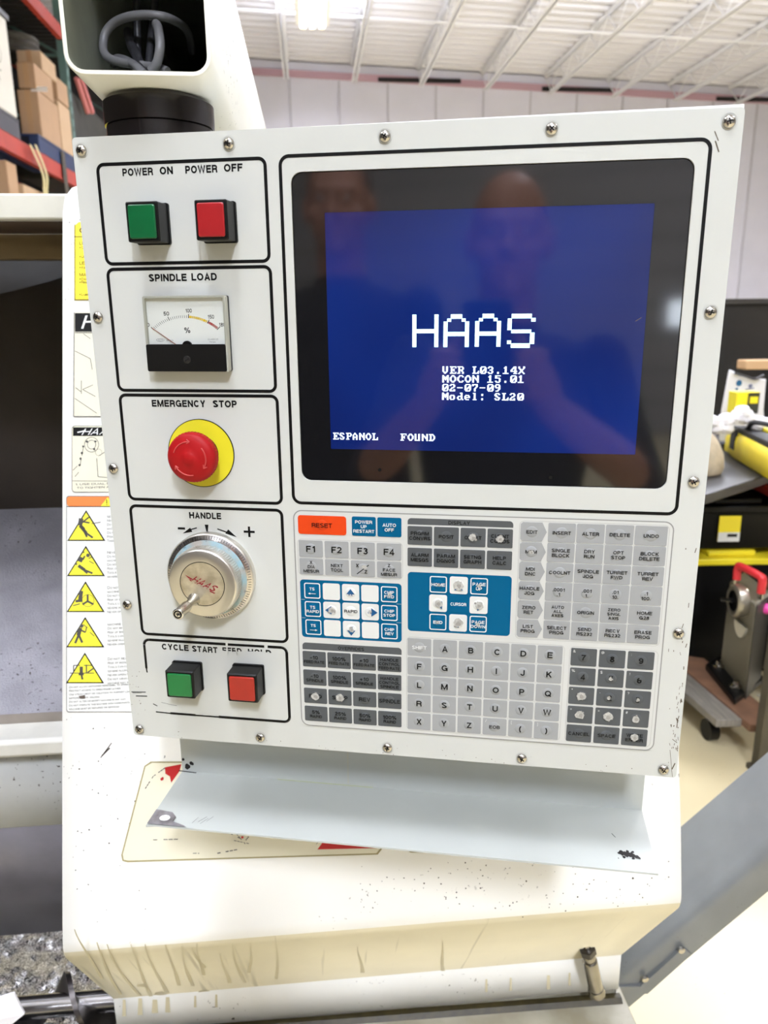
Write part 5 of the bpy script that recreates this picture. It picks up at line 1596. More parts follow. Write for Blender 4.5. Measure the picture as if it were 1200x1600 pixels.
# white wrapped load on a dark pallet
y1 = atx(29, 180, RX).y
pallet('pallet', 'dark grey pallet carrying the tall white wrapped load', y1 - 1.35, y1 - .02, 3.375, mat('pallet_dark', (58, 56, 62), .6), .2)
th = Thing('wrapped_load', 'tall white stretch-wrapped load with faint print on dark pallet', 'wrapped goods', (RX - .5, y1 - .7, 3.58))
b = MB(); b.box((RX - .95, y1 - 1.35, 3.58), (RX, y1 - .03, 4.52)); th.part('wrap', b, mat('stretch_wrap', (240, 236, 226), .3, mottle=.04, mscale=3), bevel=.02)
b = MB(); b.box((RX - .97, y1 - 1.37, 4.52), (RX + .015, y1 + .01, 4.57)); th.part('top_cover', b, mat('cover_grey', (92, 92, 96), .5))
b = MB(); LFr = Frame((RX + .001, 0, 0), (0, 1, 0), (0, 0, -1), (1, 0, 0)); yy = (y1 - .45) * 1e3
n = 24; C_ = [(yy + 140 * math.cos(2 * PI * i / n), -4120 + 110 * math.sin(2 * PI * i / n)) for i in range(n)]
for i in range(n): b.flat(LFr, bar(C_[i], C_[(i + 1) % n], 8), 1, 0)
for (p, q) in (((yy - 60, -4160), (yy + 40, -4080)), ((yy + 40, -4170), (yy - 30, -4080)), ((yy - 40, -3920), (yy + 90, -3960)), ((yy, -3900), (yy + 40, -3850))): b.flat(LFr, bar(p, q, 9), 1, 0)
th.part('print', b, FAINT)
# lower level
crate('cardboard_box', 'brown carton at the end of the lower rack level below the hanging straps', 'box', 9, 24, 250, 318, -40, KRAFT, 'cardboard boxes on the rack', z0=1.93)
crate('cardboard_box', 'low pale carton on the lower rack level beside the hanging straps', 'box', 36, 66, 287, 330, 0, KRAFT2, 'cardboard boxes on the rack', z0=1.93)
b = MB()
for (pa, pb) in (((47, 226), (69, 300)), ((55, 226), (73, 302))):
    a_, c_ = atx(*pa, RX + .04), atx(*pb, RX + .05)
    m1 = (a_ + c_) / 2 + Vector((.05, 0, -.05))
    P = spline([a_, m1, c_, c_ + Vector((0, 0, -.25))], 8)
    L_ = [[p + Vector((0, -.035, 0)), p + Vector((0, .035, 0)), p + Vector((.006, .035, 0)), p + Vector((.006, -.035, 0))] for p in P]
    b.loft(L_, 0)
o = b.build('hanging_strap', mat('strap_cream', (206, 194, 146), .7)); tag(o, 'cream webbing strap hanging from the lower red rack beam', 'strap')
b = MB(); a_ = atx(98, 237, RX + .02); b.box((a_.x - .004, a_.y - .07, a_.z - 1.3), (a_.x + .004, a_.y + .07, a_.z)); o = b.build('hanging_strap', mat('strap_dark', (72, 64, 52), .7)); tag(o, 'dark flat strap hanging from the rack beam beside the pendant', 'strap')
# second bay
th = Thing('wrapped_load', 'dark olive covered load in the farther rack bay behind the arm', 'wrapped goods', (RX - .5, 12.6, 3.4))
b = MB(); b.box((RX - .9, 11.6, 3.375), (RX - .08, 14.7, 4.5)); th.part('cover', b, mat('tarp_olive', (44, 42, 32), .7, mottle=.4, mscale=5), bevel=.05)
b = MB()
for yo in (0, .24):
    a_, c_ = atx(119 + yo * 30, 122, RX), atx(137 + yo * 30, 176, RX)
    b.tube([a_, c_], .035, 6)
o = b.build('leaning_frame', mat('frame_pink', (196, 118, 116), .5)); tag(o, 'red tubular frame leaning in the farther rack bay beside the arm', 'frame')
b = MB(); a_ = atx(128, 205, RX); b.box((RX - .7, 11.7, 3.39), (RX - .03, 12.9, 3.62)); 
o = None

# ================================================================ WORKSHOP CORNER BESIDE THE MACHINE
b = MB(); q = aty(1135, 467, 4.5); b.box((2.2, 4.5, 0), (4.6, 4.56, q.z)); b.box((2.2, 4.48, q.z - .03), (4.6, 4.5, q.z), 1)
o = b.build('partition_screen', [mat('screen_black', (34, 32, 30), .8, mottle=.2, mscale=3), mat('screen_trim', (50, 48, 46), .6)]); tag(o, 'tall black screen panel standing behind the workbench', 'screen')
N0 = Vector((1.30, 2.47, .9)); BD = Vector((.361, .253, 0)).normalized(); BP = Vector((-BD.y, BD.x, 0))
bench = Thing('workbench', 'black-topped workbench carrying a yellow bag and white carrier', 'workbench', (1.8, 3.0, 0))
b = MB()
def benchbox(b, s0, s1, d0, d1, z0, z1, mi=0):
    c = [N0 + BD * s + BP * d for s, d in ((s0, d0), (s1, d0), (s1, d1), (s0, d1))]
    b.hexa([(p.x, p.y, z0) for p in c] + [(p.x, p.y, z1) for p in c], mi)
benchbox(b, -.1, 1.6, 0, .72, .862, .9)
bench.part('top', b, mat('bench_black', (26, 25, 26), .45, mottle=.2, mscale=8), bevel=.004)
for s, d in ((-.05, .05), (1.5, .05), (-.05, .66), (1.5, .66)):
    b = MB(); benchbox(b, s, s + .05, d, d + .05, 0, .862); bench.part('leg', b, BLACKPL)
b = MB(); benchbox(b, -.1, 1.55, .60, .62, .1, .8); bench.part('back_panel', b, BLACKPL)
# totes below: directions follow the bench
YELP = mat('tote_yellow', (246, 226, 44), .45); TOTEB = mat('tote_black', (9, 9, 10), .45, ior=1.3)


TO = aty(1085, 882, 2.86); TO.z = 0
TD = Vector((.996, -.075, 0)).normalized(); TP = Vector((-TD.y, TD.x, 0))


def tbox(mb, s0, s1, d0, d1, z0, z1, mi=0, tap=0.0):
    lo = [TO + TD * s + TP * d for s, d in ((s0 + tap, d0 + tap), (s1 - tap, d0 + tap), (s1 - tap, d1 - tap), (s0 + tap, d1 - tap))]
    hi = [TO + TD * s + TP * d for s, d in ((s0, d0), (s1, d0), (s1, d1), (s0, d1))]
    mb.hexa([(p.x, p.y, z0) for p in lo] + [(p.x, p.y, z1) for p in hi], mi)


def tote(label, z0, h, lid, mark=False):
    th = Thing('storage_tote', label, 'storage box', tuple(TO + TD * .3 + TP * .2 + Vector((0, 0, z0))), 'storage totes under the bench')
    b = MB(); tbox(b, 0, .62, .02, .42, z0, z0 + h, 0, .025); th.part('tub', b, TOTEB, bevel=.01)
    b = MB(); tbox(b, -.02, .64, 0, .44, z0 + h, z0 + h + .03); tbox(b, .07, .27, .03, .41, z0 + h + .03, z0 + h + .055); tbox(b, .36, .60, .03, .41, z0 + h + .03, z0 + h + .055)
    th.part('lid', b, YELP if lid else TOTEB, bevel=.006)
    if mark:
        b = MB(); tbox(b, .092, .182, .012, .016, z0 + .045, z0 + .155, 0); tbox(b, .092, .182, .010, .013, z0 + .045, z0 + .085, 1); tbox(b, .13, .17, .008, .011, z0 + .066, z0 + .078, 2)
        th.part('label', b, [YELP, WHITEINK, INK])


zl = aty(1150, 882, 2.86).z
tote('black storage tote with bright yellow lid under the workbench', .0, zl, True)
zt2 = zl + .057
tote('black tote with yellow label stacked on the yellow lid', zt2, .17, False, mark=True)
zt3 = zt2 + .17 + .056
b = MB(); tbox(b, .30, .52, .03, .2, zt3, zt3 + .035)
o = b.build('tool_case', mat('case_red', (176, 44, 28), .45), bevel=.006); tag(o, 'flat red case lying on the stacked totes under the bench', 'case')
# yellow tool bag
bag = Thing('tool_bag', 'yellow and black tool bag lying on the workbench', 'bag', (1.85, 2.98, .9))
c0, c1 = atz(1131, 708, .902), atz(1236, 774, .902)
dv = (c1 - c0); dv.z = 0; L_ = dv.length; dv.normalize(); pv = Vector((-dv.y, dv.x, 0))
if pv.x < 0: pv = -pv
def bagp(s, d, z): return c0 + dv * (s * L_) + pv * d + Vector((0, 0, z))
b = MB(); loops = []
for (z, ins) in ((0, .02), (.015, .0), (.075, 0.0), (.1, .01), (.112, .03)):
    loops.append([bagp(s, d, z) for s, d in ((.0 + ins, ins), (.08 + ins, .0 + ins * .5), (.92 - ins, ins * .5), (1 - ins, ins), (1 - ins, .32 - ins), (.9, .36 - ins), (.1, .36 - ins), (ins, .32 - ins))])
b.loft(loops, 0, True, True); bag.part('body', b, mat('bag_yellow', (248, 222, 40), .5, mottle=.06, mscale=20))
b = MB(); b.loft([[bagp(s, d, z) for s, d in ((.02, .02), (.98, .02), (.98, .33), (.02, .33))] for z in (.106, .132)], 0); b.loft([[bagp(s, d, z) for s, d in ((.1, -.004), (.17, -.004), (.17, .01), (.1, .01))] for z in (.04, .132)], 0)
bag.part('strap', b, mat('bag_black', (26, 26, 28), .6))
for k, (dd, zz) in enumerate(((.06, .13), (.26, .13))):
    b = MB(); b.tube(spline([bagp(.12, dd, zz), bagp(.3, dd - .02, zz + .05), bagp(.6, dd, zz + .055), bagp(.9, dd, zz)], 8), .011, 8); bag.part('handle', b, mat('bag_black', (26, 26, 28), .6))
b = MB(); b.loft([[bagp(s, d, z) for s, d in ((.2, .1), (.95, .1), (.95, .28), (.2, .28))] for z in (.133, .146)], 0); bag.part('top_flap', b, YELP)
# white carrier bag with a blue print standing on the tool bag
cb = Thing('carrier_bag', 'white carrier bag with a round blue print standing behind the yellow bag', 'bag', (2.0, 3.35, 1.05))
Yb = 3.46
def cbp(px, py, d=0): return aty(px, py, Yb + d)
b = MB()
front = [(1122, 690), (1127, 640), (1139, 577), (1146, 580), (1160, 588), (1190, 592), (1197, 592), (1193, 640), (1196, 690)]
b.add([cbp(*p) for p in front] + [cbp(*p, .11) for p in front], [tuple(range(9)), tuple(range(17, 8, -1))] + [(i, (i + 1) % 9, 9 + (i + 1) % 9, 9 + i) for i in range(9)], 0)
cb.part('sack', b, mat('bag_white', (246, 244, 246), .35, mottle=.03, mscale=14), bevel=.006)
CFr = Frame(Vector((0, Yb - .001, 0)), (1, 0, 0), (0, 0, -1), (0, -1, 0))
def cuv(px, py): p = aty(px, py, Yb); return (p.x * 1e3, -p.z * 1e3)
b = MB(); b.flat(CFr, circ(*cuv(1154.5, 598.5), 15, 24), 1, 0); b.flat(CFr, blob(*cuv(1151, 608), 7, 10, .3, 3), 1, 0); b.flat(CFr, blob(*cuv(1172, 603), 9, 12, .4, 6), 1, 1); b.flat(CFr, bar(cuv(1164, 609), cuv(1178, 606), 5), 1, 1)
cb.part('print', b, [mat('print_blue', (44, 106, 150), .5), mat('print_grey_blue', (120, 126, 160), .5)])
b = MB(); b.tube(spline([cbp(1148, 583, -.01), cbp(1165, 588, -.015), cbp(1180, 592, -.015), cbp(1194, 586, -.01)], 6), .006, 6); cb.part('handle', b, mat('bag_handle_dark', (70, 68, 70), .6))
yb_ = Thing('small_carton', 'small yellow and black carton in front of the white carrier bag', 'box', aty(1165, 650, 3.2))
q0, q1 = aty(1152, 613, 3.2), aty(1184, 646, 3.2)
b = MB(); b.box((q0.x, 3.2, q1.z), (q1.x, 3.27, q0.z)); yb_.part('carton', b, YELP, bevel=.003)
b = MB(); b.box((q0.x + .052, 3.197, q1.z), (q1.x - .002, 3.199, q0.z - .004)); b.box((q0.x + .06, 3.194, q0.z - .05), (q1.x - .01, 3.196, q0.z - .02), 1); yb_.part('side_print', b, [mat('print_dark', (50, 52, 44), .5), YELP])
b = MB(); q = random.Random(5)
pts = [(1108 + 10 * i + q.uniform(-3, 3), 655 + 8 * math.sin(i) + q.uniform(-5, 5)) for i in range(10)]
for (px_, py_) in pts:
    p = aty(px_, py_, 3.16); b.lathe(p - Vector((0, 0, .03)), (q.uniform(-.4, .4), -.3, 1), [(0, 0), (.034, .012), (.04, .03), (.03, .052), (0, .06)], 9, 0, None, False)
o = b.build('plastic_sheet', mat('crumpled_plastic', (246, 242, 244), .25)); tag(o, 'crumpled white plastic sheet below the white carrier bag', 'plastic')
# beige cloth bag beside the pendant edge
b = MB(); cq = atz(1096, 738, .902)
b.lathe(cq, (0, 0, 1), [(0, 0), (.075, .0), (.085, .03), (.078, .08), (.06, .12), (.04, .15), (.02, .165), (0, .167)], 14, 0, None, True)
o = b.build('cloth_pouch', mat('canvas_beige', (196, 180, 152), .8, mottle=.2, mscale=30, bump=.8, bscale=40)); tag(o, 'crumpled beige cloth pouch on the bench beside the pendant edge', 'pouch')
b = MB(); q0 = aty(1166, 563, 4.25); b.box((q0.x, 4.25, q0.z - .055), (q0.x + .6, 4.35, q0.z)); b.box((q0.x + .30, 4.27, .0), (q0.x + .34, 4.33, q0.z - .055)); b.box((q0.x + .52, 4.27, .0), (q0.x + .56, 4.33, q0.z - .055))
o = b.build('wooden_rail', mat('rail_wood', (214, 176, 134), .6), bevel=.008); tag(o, 'pale wooden rail behind the white carrier bag', 'rail')
# timbers on the floor below
for k, (p0, p1, h, lab) in enumerate((((1066, 1008), (1127, 1010), .085, 'pale timber beam lying topmost under the bench'), ((1066, 1028), (1120, 1034), .06, 'pale timber beam lying lowest on the floor under the bench'))):
    zb_ = .062 if k == 0 else 0.0
    a_, c_ = atz(*p0, zb_), atz(*p1, zb_); b = MB(); e = Vector((.0, .10, 0))
    b.hexa([a_, c_, c_ + e, a_ + e, a_ + Vector((0, 0, h)), c_ + Vector((0, 0, h)), c_ + e + Vector((0, 0, h)), a_ + e + Vector((0, 0, h))])
    o = b.build('timber_beam', mat('timber_pale', (226, 202, 142), .65, mottle=.1, mscale=5, stretch=(1, 6, 6)), bevel=.003); tag(o, lab, 'timber', 'timber beams under the bench')
# dolly with boards and casters
ZD = .135
dol = Thing('wheeled_dolly', 'low wheeled dolly of worn brown and grey boards under the grey machine', 'dolly', (1.42, 2.45, 0))


def board(px_pts, z, th, m):
    P = [atz(px, py, z) for px, py in px_pts]; n = len(P)
    b = MB(); b.add(P + [p - Vector((0, 0, th)) for p in P], [tuple(range(n)), tuple(range(2 * n - 1, n - 1, -1))] + [(i, (i + 1) % n, n + (i + 1) % n, n + i) for i in range(n)])
    return dol.part('board', b, m, bevel=.003)


board([(1060, 1040), (1160, 1124), (1120, 1125), (1050, 1064)], ZD, .03, mat('board_grey', (136, 130, 120), .7, mottle=.3, mscale=12, stretch=(6, 1, 1)))
board([(1060, 1022), (1100, 1028), (1200, 1108), (1204, 1134), (1172, 1132), (1061, 1039)], ZD + .006, .03, mat('board_brown', (134, 98, 74), .7, mottle=.3, mscale=12))
for (px_, py_) in ((1108, 1146), (1196, 1120), (1075, 1075)):
    p = atz(px_, py_ + 8, 0)
    b = MB(); b.cyl(p + Vector((-.018, 0, .04)), p + Vector((.018, 0, .04)), .04, 20); dol.part('caster_wheel', b, BLACKPL)
    b = MB(); b.box((p.x + .02, p.y - .02, .03), (p.x + .028, p.y + .02, ZD - .03)); b.box((p.x - .03, p.y - .03, ZD - .036), (p.x + .03, p.y + .03, ZD - .03)); dol.part('caster_fork', b, mat('fork_pale', (206, 200, 180), .4))
# grey machine with red handle on the dolly
ZM = ZD + .008
def gz(px, py): return atz(px, py, ZM)
k0, kl, kr = gz(1163, 1092), gz(1124, 1046), gz(1186, 1068)
hgt = aty(1163, 945, k0.y).z - ZM
gm = Thing('bench_machine', 'grey upright shop machine with a dial and red carrying handle on the dolly', 'machine', (k0.x + .03, k0.y + .1, ZM))
kb = kl + (kr - k0)
up = Vector((0, 0, hgt))
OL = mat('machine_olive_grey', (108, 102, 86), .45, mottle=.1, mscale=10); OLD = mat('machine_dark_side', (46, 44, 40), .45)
b = MB(); b.hexa([k0, kr, kb, kl, k0 + up, kr + up, kb + up, kl + up]); gm.part('body', b, OL, bevel=.008)
b = MB(); nL = Vector((-(kl - k0).y, (kl - k0).x, 0)).normalized()
if nL.x > 0: nL = -nL
nR = Vector(((kr - k0).y, -(kr - k0).x, 0)).normalized()
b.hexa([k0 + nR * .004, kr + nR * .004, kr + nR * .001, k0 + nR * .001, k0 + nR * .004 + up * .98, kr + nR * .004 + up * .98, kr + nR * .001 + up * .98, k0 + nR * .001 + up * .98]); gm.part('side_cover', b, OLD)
b = MB(); dc = k0 + (kl - k0) * .42 + up * .93
b.lathe(dc, nL, [(.058, 0), (.062, .01), (.062, .035), (.054, .042), (.040, .040), (.038, .026), (0, .026)], 36, mis=[0, 0, 0, 0, 1, 1]); gm.part('dial', b, [mat('dial_nickel', (196, 190, 176), .3, .9), INK])
b = MB(); b.tube([dc + nL * .04, dc + nL * .04 + (kl - k0).normalized() * .09 + Vector((0, 0, -.03))], .008, 8); gm.part('lever', b, BLACKPL)
b = MB(); d2 = dc + (k0 - kl) * .05 - Vector((0, 0, .085)); e1 = (k0 - kl).normalized()
P = [d2 + nL * .01 + e1 * (.05 * math.cos(PI + PI * i / 12)) + Vector((0, 0, .055 * math.sin(PI + PI * i / 12))) for i in range(13)]
b.add(P + [p - nL * .009 for p in P], [tuple(range(13)), tuple(range(25, 12, -1))] + [(i, i + 1, 14 + i, 13 + i) for i in range(12)]); gm.part('scale_plate', b, mat('scale_silver', (200, 196, 182), .35, .5))
h0, h1 = k0 + (kl - k0) * .75 + up, k0 + (kr - k0) * .35 + up + (kl - k0) * .05
hv = Vector((0, 0, .075))
b = MB(); b.tube(spline([h0 + hv * .4, h0 + hv, h0 + (h1 - h0) * .12 + hv * 1.15, h1 + (h0 - h1) * .12 + hv * 1.1, h1 + hv * .95, h1 + hv * .3], 6), .015, 10); gm.part('handle', b, mat('handle_red', (208, 44, 50), .45))
for p in (h0, h1): 
    b = MB(); b.cyl(p, p + hv * .45, .009, 8); gm.part('handle_post', b, STEEL)
b = MB(); pk = k0 + (kr - k0) * .62 + up * .88 + nR * .004; b.lathe(pk, nR, [(.02, 0), (.02, .01), (.014, .02), (0, .022)], 18); gm.part('knob', b, mat('knob_pink', (232, 70, 160), .4))
b = MB()
for f_ in (.25, .75):
    pass
e2 = (kr - k0).normalized()
b.hexa([k0 - e1 * -.02 - e2 * .04 + nL * .03, kr + e1 * .02 + e2 * .03, kb - e1 * .02 + e2 * .03, kl - e1 * .03 - e2 * .04 + nL * .03] + [p + Vector((0, 0, .025)) for p in (k0 - e1 * -.02 - e2 * .04 + nL * .03, kr + e1 * .02 + e2 * .03, kb - e1 * .02 + e2 * .03, kl - e1 * .03 - e2 * .04 + nL * .03)]); gm.part('base_plate', b, BLACKPL, bevel=.004)
for f_ in (.15, .85):
    p = k0 + (kl - k0) * f_ + nL * .02 + Vector((0, 0, .025)); b = MB(); b.lathe(p, (0, 0, 1), [(.022, 0), (.022, .012), (.012, .016), (.012, .03), (0, .03)], 8, 0, None, False); gm.part('bolt', b, STEEL)
b = MB(); b.box((kb.x + .05, kb.y - .28, ZM), (kb.x + .28, kb.y - .03, ZM + hgt * .9)); gm.part('motor_block', b, mat('motor_black', (28, 28, 28), .4), bevel=.01)
# dark steel post nearer the viewer
pz = atz(1172, 1206, 0); b = MB(); b.box((pz.x + .012, pz.y - .02, 0), (pz.x + .16, pz.y + .02, .60)); b.box((pz.x - .0, pz.y - .03, 0), (pz.x + .17, pz.y + .03, .02))
o = b.build('steel_post', mat('post_olive', (72, 66, 52), .5, mottle=.2, mscale=10), bevel=.003); tag(o, 'dark olive steel post on the floor beside the grey chute', 'post')

# ================================================================ PEOPLE (met in the screen's reflection, behind the viewer)
SKIN = mat('skin', (206, 150, 124), .5, mottle=.08, mscale=14)


def ellipsoid(mb, c, r, n=14, m=10, rot=None):
    c = Vector(c); P = []
    loops = []
    for j in range(1, m):
        th_ = PI * j / m
        loops.append([Vector((r[0] * math.sin(th_) * math.cos(2 * PI * i / n), r[1] * math.sin(th_) * math.sin(2 * PI * i / n), r[2] * math.cos(th_))) for i in range(n)])
    top, bot = Vector((0, 0, r[2])), Vector((0, 0, -r[2]))
    P = [p for l in loops for p in l] + [top, bot]
    if rot: P = [rot @ p for p in P]
    P = [p + c for p in P]
    F_ = [(k * n + i, k * n + (i + 1) % n, (k + 1) * n + (i + 1) % n, (k + 1) * n + i) for k in range(m - 2) for i in range(n)]
    F_ += [(len(P) - 2, (i + 1) % n, i) for i in range(n)] + [(len(P) - 1, (m - 2) * n + i, (m - 2) * n + (i + 1) % n) for i in range(n)]
    mb.add(P, F_, 0, True)


def limb(mb, pts, rs):
    """tapered limb: ribbon of overlapping balls and cones that the remesh fuses"""
    P = spline(pts, 6); n = len(P); m = len(pts) - 1
    R = []
    for i in range(n):
        t_ = i / (n - 1) * m; k = min(int(t_), m - 1); R.append(rs[k] + (rs[k + 1] - rs[k]) * (t_ - k))
    mb.tube(P, R, 12)
    ellipsoid(mb, P[0], (R[0],) * 3, 10, 8); ellipsoid(mb, P[-1], (R[-1],) * 3, 10, 8)


def person(label, head, foot, face_dir, mats, regions, arms, hair=None, glasses=False):
    hx = Vector(head); fd = Vector(face_dir).normalized(); sd_ = fd.cross(Vector((0, 0, 1))).normalized()   # person's right
    def L(x, y, z): return hx + sd_ * x + fd * y + Vector((0, 0, z))
    H = hx.z
    mb = MB()
    R3 = Matrix((sd_, fd, Vector((0, 0, 1)))).transposed()
    ellipsoid(mb, L(0, -.012, .02), (.076, .096, .104), 20, 14, R3)       # skull
    ellipsoid(mb, L(0, .022, -.048), (.060, .066, .070), 18, 12, R3)      # jaw
    ellipsoid(mb, L(0, .070, -.098), (.024, .022, .020), 12, 8, R3)       # chin
    ellipsoid(mb, L(0, .074, .026), (.052, .018, .012), 14, 8, R3)        # brow
    limb(mb, [L(0, .082, .012), L(0, .098, -.012), L(0, .106, -.030)], [.008, .010, .014])   # nose
    ellipsoid(mb, L(.011, .094, -.034), (.009, .009, .008), 10, 8, R3); ellipsoid(mb, L(-.011, .094, -.034), (.009, .009, .008), 10, 8, R3)
    ellipsoid(mb, L(0, .083, -.060), (.022, .010, .006), 12, 8, R3); ellipsoid(mb, L(0, .082, -.071), (.020, .010, .007), 12, 8, R3)   # lips
    for s in (1, -1):
        ellipsoid(mb, L(.046 * s, .056, -.028), (.022, .022, .020), 12, 8, R3)   # cheek
        ellipsoid(mb, L(.079 * s, -.008, -.010), (.011, .020, .032), 12, 8, R3)  # ear
        ellipsoid(mb, L(.031 * s, .071, .006), (.013, .011, .009), 12, 8, R3)    # eye
    limb(mb, [L(0, -.015, -.06), L(0, -.03, -.16), L(0, -.035, -.20)], [.058, .060, .075])
    # torso
    loops = []
    for (z, rx, ry, y) in ((-.185, .10, .075, -.04), (-.215, .185, .095, -.04), (-.27, .205, .115, -.035), (-.36, .195, .125, -.03), (-.50, .175, .120, -.03), (-.60, .168, .118, -.03), (-.70, .178, .122, -.035), (-.80, .172, .118, -.035), (-.86, .12, .09, -.035)):
        loops.append([L(rx * math.cos(2 * PI * i / 20), y + ry * math.sin(2 * PI * i / 20), z) for i in range(20)])
    mb.loft(loops, 0, True, True)
    zf = foot - H
    for s in (1, -1):
        limb(mb, [L(.09 * s, -.035, -.80), L(.10 * s, -.02, -1.05), L(.105 * s, -.01, zf + .50), L(.105 * s, -.04, zf + .30), L(.11 * s, -.06, zf + .09)], [.090, .078, .058, .054, .040])
        limb(mb, [L(.11 * s, -.08, zf + .045), L(.115 * s, .04, zf + .04), L(.12 * s, .12, zf + .032)], [.040, .040, .030])
        sh = L(.195 * s, -.035, -.245)
        el, wr, hand = arms[0 if s > 0 else 1]
        limb(mb, [sh, (sh + Vector(el)) / 2 + Vector((0, 0, -.01)), Vector(el)], [.062, .050, .042])
        limb(mb, [Vector(el), (Vector(el) * .6 + Vector(wr) * .4), Vector(wr)], [.043, .040, .026])
        wr = Vector(wr); palm_c, fingers = hand(wr)
        limb(mb, [wr, (wr + palm_c) / 2, palm_c], [.024, .030, .030])
        for f in fingers: limb(mb, f, [.0095, .0085, .0075, .0065][:len(f)])
    me = bpy.data.meshes.new('person'); me.from_pydata([tuple(v) for v in mb.v], [], mb.f)
    bm = bmesh.new(); bm.from_mesh(me); bmesh.ops.remove_doubles(bm, verts=bm.verts, dist=1e-5); bmesh.ops.recalc_face_normals(bm, faces=bm.faces); bm.to_mesh(me); bm.free()
    ob = bpy.data.objects.new('person', me); COL.objects.link(ob)
    md = ob.modifiers.new('fuse', 'REMESH'); md.mode = 'VOXEL'; md.voxel_size = .0055; md.use_smooth_shade = True
    ms = ob.modifiers.new('soften', 'SMOOTH'); ms.factor = .5; ms.iterations = 3
    dg = bpy.context.evaluated_depsgraph_get()
    me2 = bpy.data.meshes.new_from_object(ob.evaluated_get(dg))
    ob.modifiers.clear(); ob.data = me2
    me2.materials.clear()
    for m in mats: me2.materials.append(m)
    base = Vector((hx.x, hx.y, foot))
    for p in me2.polygons:
        c = p.center - hx
        p.material_index = regions(c.dot(sd_), c.dot(fd), c.z, p.center); p.use_smooth = True
    for v in me2.vertices: v.co -= base
    ob.location = base
    tag(ob, label, 'person')
    for s in (1, -1):
        e = MB(); c = L(.031 * s, .0795, .006) - base
        e.lathe(c, fd, [(.0075, -.004), (.0072, .001), (.004, .0035), (0, .004)], 14, 0); e.lathe(c, fd, [(.0034, .0036), (.0018, .0042), (0, .0043)], 12, 1)
        e.build('eye', [mat('eye_white', (226, 220, 214), .3), mat('eye_dark', (40, 30, 24), .2)], ob)
    if hair:
        e = MB()
        ellipsoid(e, L(0, -.026, .034) - base, (.081, .096, .104), 22, 14, R3)
        hm = e.build('hair', hair, ob)
        bm = bmesh.new(); bm.from_mesh(hm.data)
        dl = [v for v in bm.verts if (v.co + base - hx).dot(fd) > .045 + ((v.co + base - hx).z - .06) * .6 or (v.co + base - hx).z < -.03]
        bmesh.ops.delete(bm, geom=dl, context='VERTS'); bm.to_mesh(hm.data); bm.free()
    return ob


FD = (M @ Vector((0.15, -0.2539, 0.955))).normalized(); FD.z = 0; FD.normalize()
SD = FD.cross(Vector((0, 0, 1))).normalized()


def hold(side, anchor):
    """four bent fingers across the phone's back edge and a thumb along its side"""
    def f(wr):
        a = Vector(anchor); pc = a - FD * .028 - Vector((0, 0, .012)) + SD * (.026 * side)
        fs = []
        for k in range(4):
            z = .030 - .021 * k; ln = (.9, 1.0, .95, .78)[k]
            q0 = pc + Vector((0, 0, z)) + FD * .006
            fs.append([q0, q0 + SD * (.016 * side) * ln + FD * .022 * ln, q0 + SD * (-.006 * side) * ln + FD * .036 * ln, q0 - SD * (.030 * side) * ln + FD * .035 * ln])
        t0 = pc + Vector((0, 0, .012)) - SD * (.006 * side)
        fs.append([t0, t0 + Vector((0, 0, .028)) - FD * .004 - SD * (.010 * side), t0 + Vector((0, 0, .046)) - SD * (.022 * side) - FD * .002])
        return pc, fs
    return f


def relaxed(side):
    def f(wr):
        pc = wr + Vector((0, 0, -.075)) + FD * .012
        fs = []
        for k in range(4):
            q0 = pc + Vector((0, 0, -.02)) + FD * (.030 - .020 * k); ln = (.9, 1.0, .94, .75)[k]
            fs.append([q0, q0 + Vector((0, 0, -.034 * ln)) + FD * .003, q0 + Vector((0, 0, -.058 * ln)) - SD * .008 * side, q0 + Vector((0, 0, -.074 * ln)) - SD * .018 * side])
        t0 = pc + FD * .028 + Vector((0, 0, .03)); fs.append([t0, t0 + FD * .022 + Vector((0, 0, -.022)), t0 + FD * .028 + Vector((0, 0, -.05))])
        return pc, fs
    return f


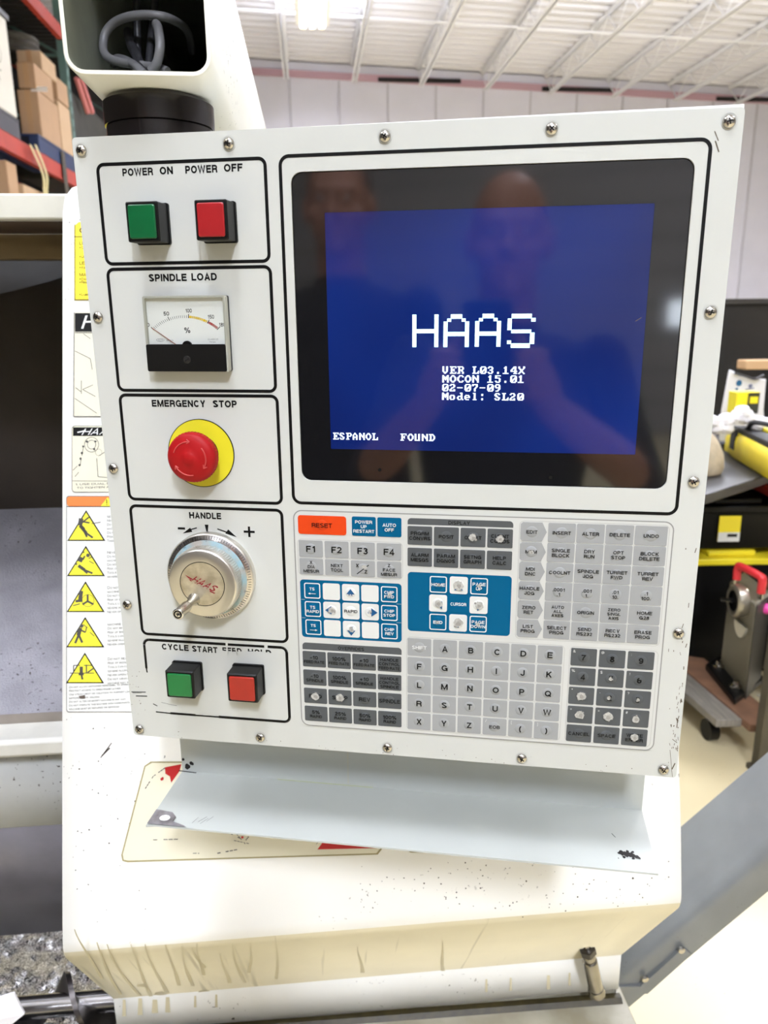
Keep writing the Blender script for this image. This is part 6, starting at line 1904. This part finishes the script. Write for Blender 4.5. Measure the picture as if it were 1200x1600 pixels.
# the phone that takes the picture: lens at the viewer's eye point, body behind the lens plane
b = MB()
PHF = Frame(CAM - M @ Vector((0, 0, .004)), M @ Vector((1, 0, 0)), M @ Vector((0, 1, 0)), M @ Vector((0, 0, 1)))
b.prism(PHF, rr(-62, -14, 12, 136, 9, 5), -9, 0, 0)
ph = Thing('smartphone', 'dark smartphone held upright in both hands, seen in the screen reflection', 'phone', CAM - M @ Vector((0, -.06, .009)))
ph.part('case', b, mat('phone_case', (24, 24, 28), .35))
b = MB()
for (u, v) in ((0, 0), (0, 19), (-17, 9.5)): b.ring(PHF, circ(u, v, 7, 20), circ(u, v, 5, 20), 0, 1.2, 0)
ph.part('lens_ring', b, mat('lens_ring_grey', (70, 70, 74), .25, .8))
ph.part('screen', MB().prism(PHF, rr(-60, -12, 10, 134, 8, 5), -9.3, -9.05, 0), mat('phone_glass', (12, 12, 14), .1))
hl, hr = CAM + M @ Vector((-.070, .085, -.008)), CAM + M @ Vector((.020, .085, -.008))
hd = Vector((-0.100, -0.430, 1.690))
def reg_photo(x, y, z, w):
    if z > -.165: return 0
    if z < -.88 + .04: return 3 if w.z < .11 else 2
    if y > .20 and abs(x) < .40 and z > -.62: return 0        # forearms and hands in front of the chest
    return 1
person('bald person in a dark shirt holding up a smartphone, reflected in the blue screen', hd, 0.0, FD,
       [SKIN, mat('shirt_dark', (44, 46, 54), .8), mat('trousers_dark', (36, 38, 46), .8), BLACKPL], reg_photo,
       [(hd + SD * .27 + FD * .13 + Vector((0, 0, -.46)), hr + SD * .055 - FD * .045 - Vector((0, 0, .07)), hold(1, hr)),
        (hd - SD * .27 + FD * .13 + Vector((0, 0, -.46)), hl - SD * .055 - FD * .045 - Vector((0, 0, .07)), hold(-1, hl))])
hd2 = Vector((-.566, -.620, 1.80))
F2 = Vector((.30, 1, 0)).normalized(); S2 = F2.cross(Vector((0, 0, 1))).normalized()
def reg_second(x, y, z, w):
    if z > -.165: return 0
    if z < -.84: return 3 if w.z < .11 else 2
    if z < -.56 and abs(x) > .21: return 0
    return 1
person('taller person in a dark jacket standing with arms down, faintly reflected in the screen corner', hd2, 0.0, F2,
       [SKIN, mat('jacket_black', (30, 30, 32), .8), mat('jeans', (48, 56, 76), .8), BLACKPL], reg_second,
       [(hd2 + S2 * .245 - F2 * .05 + Vector((0, 0, -.54)), hd2 + S2 * .26 + F2 * .03 + Vector((0, 0, -.80)), relaxed(1)),
        (hd2 - S2 * .245 - F2 * .05 + Vector((0, 0, -.54)), hd2 - S2 * .26 + F2 * .03 + Vector((0, 0, -.80)), relaxed(-1))],
       hair=mat('hair_grey_brown', (96, 84, 76), .7, mottle=.3, mscale=60))
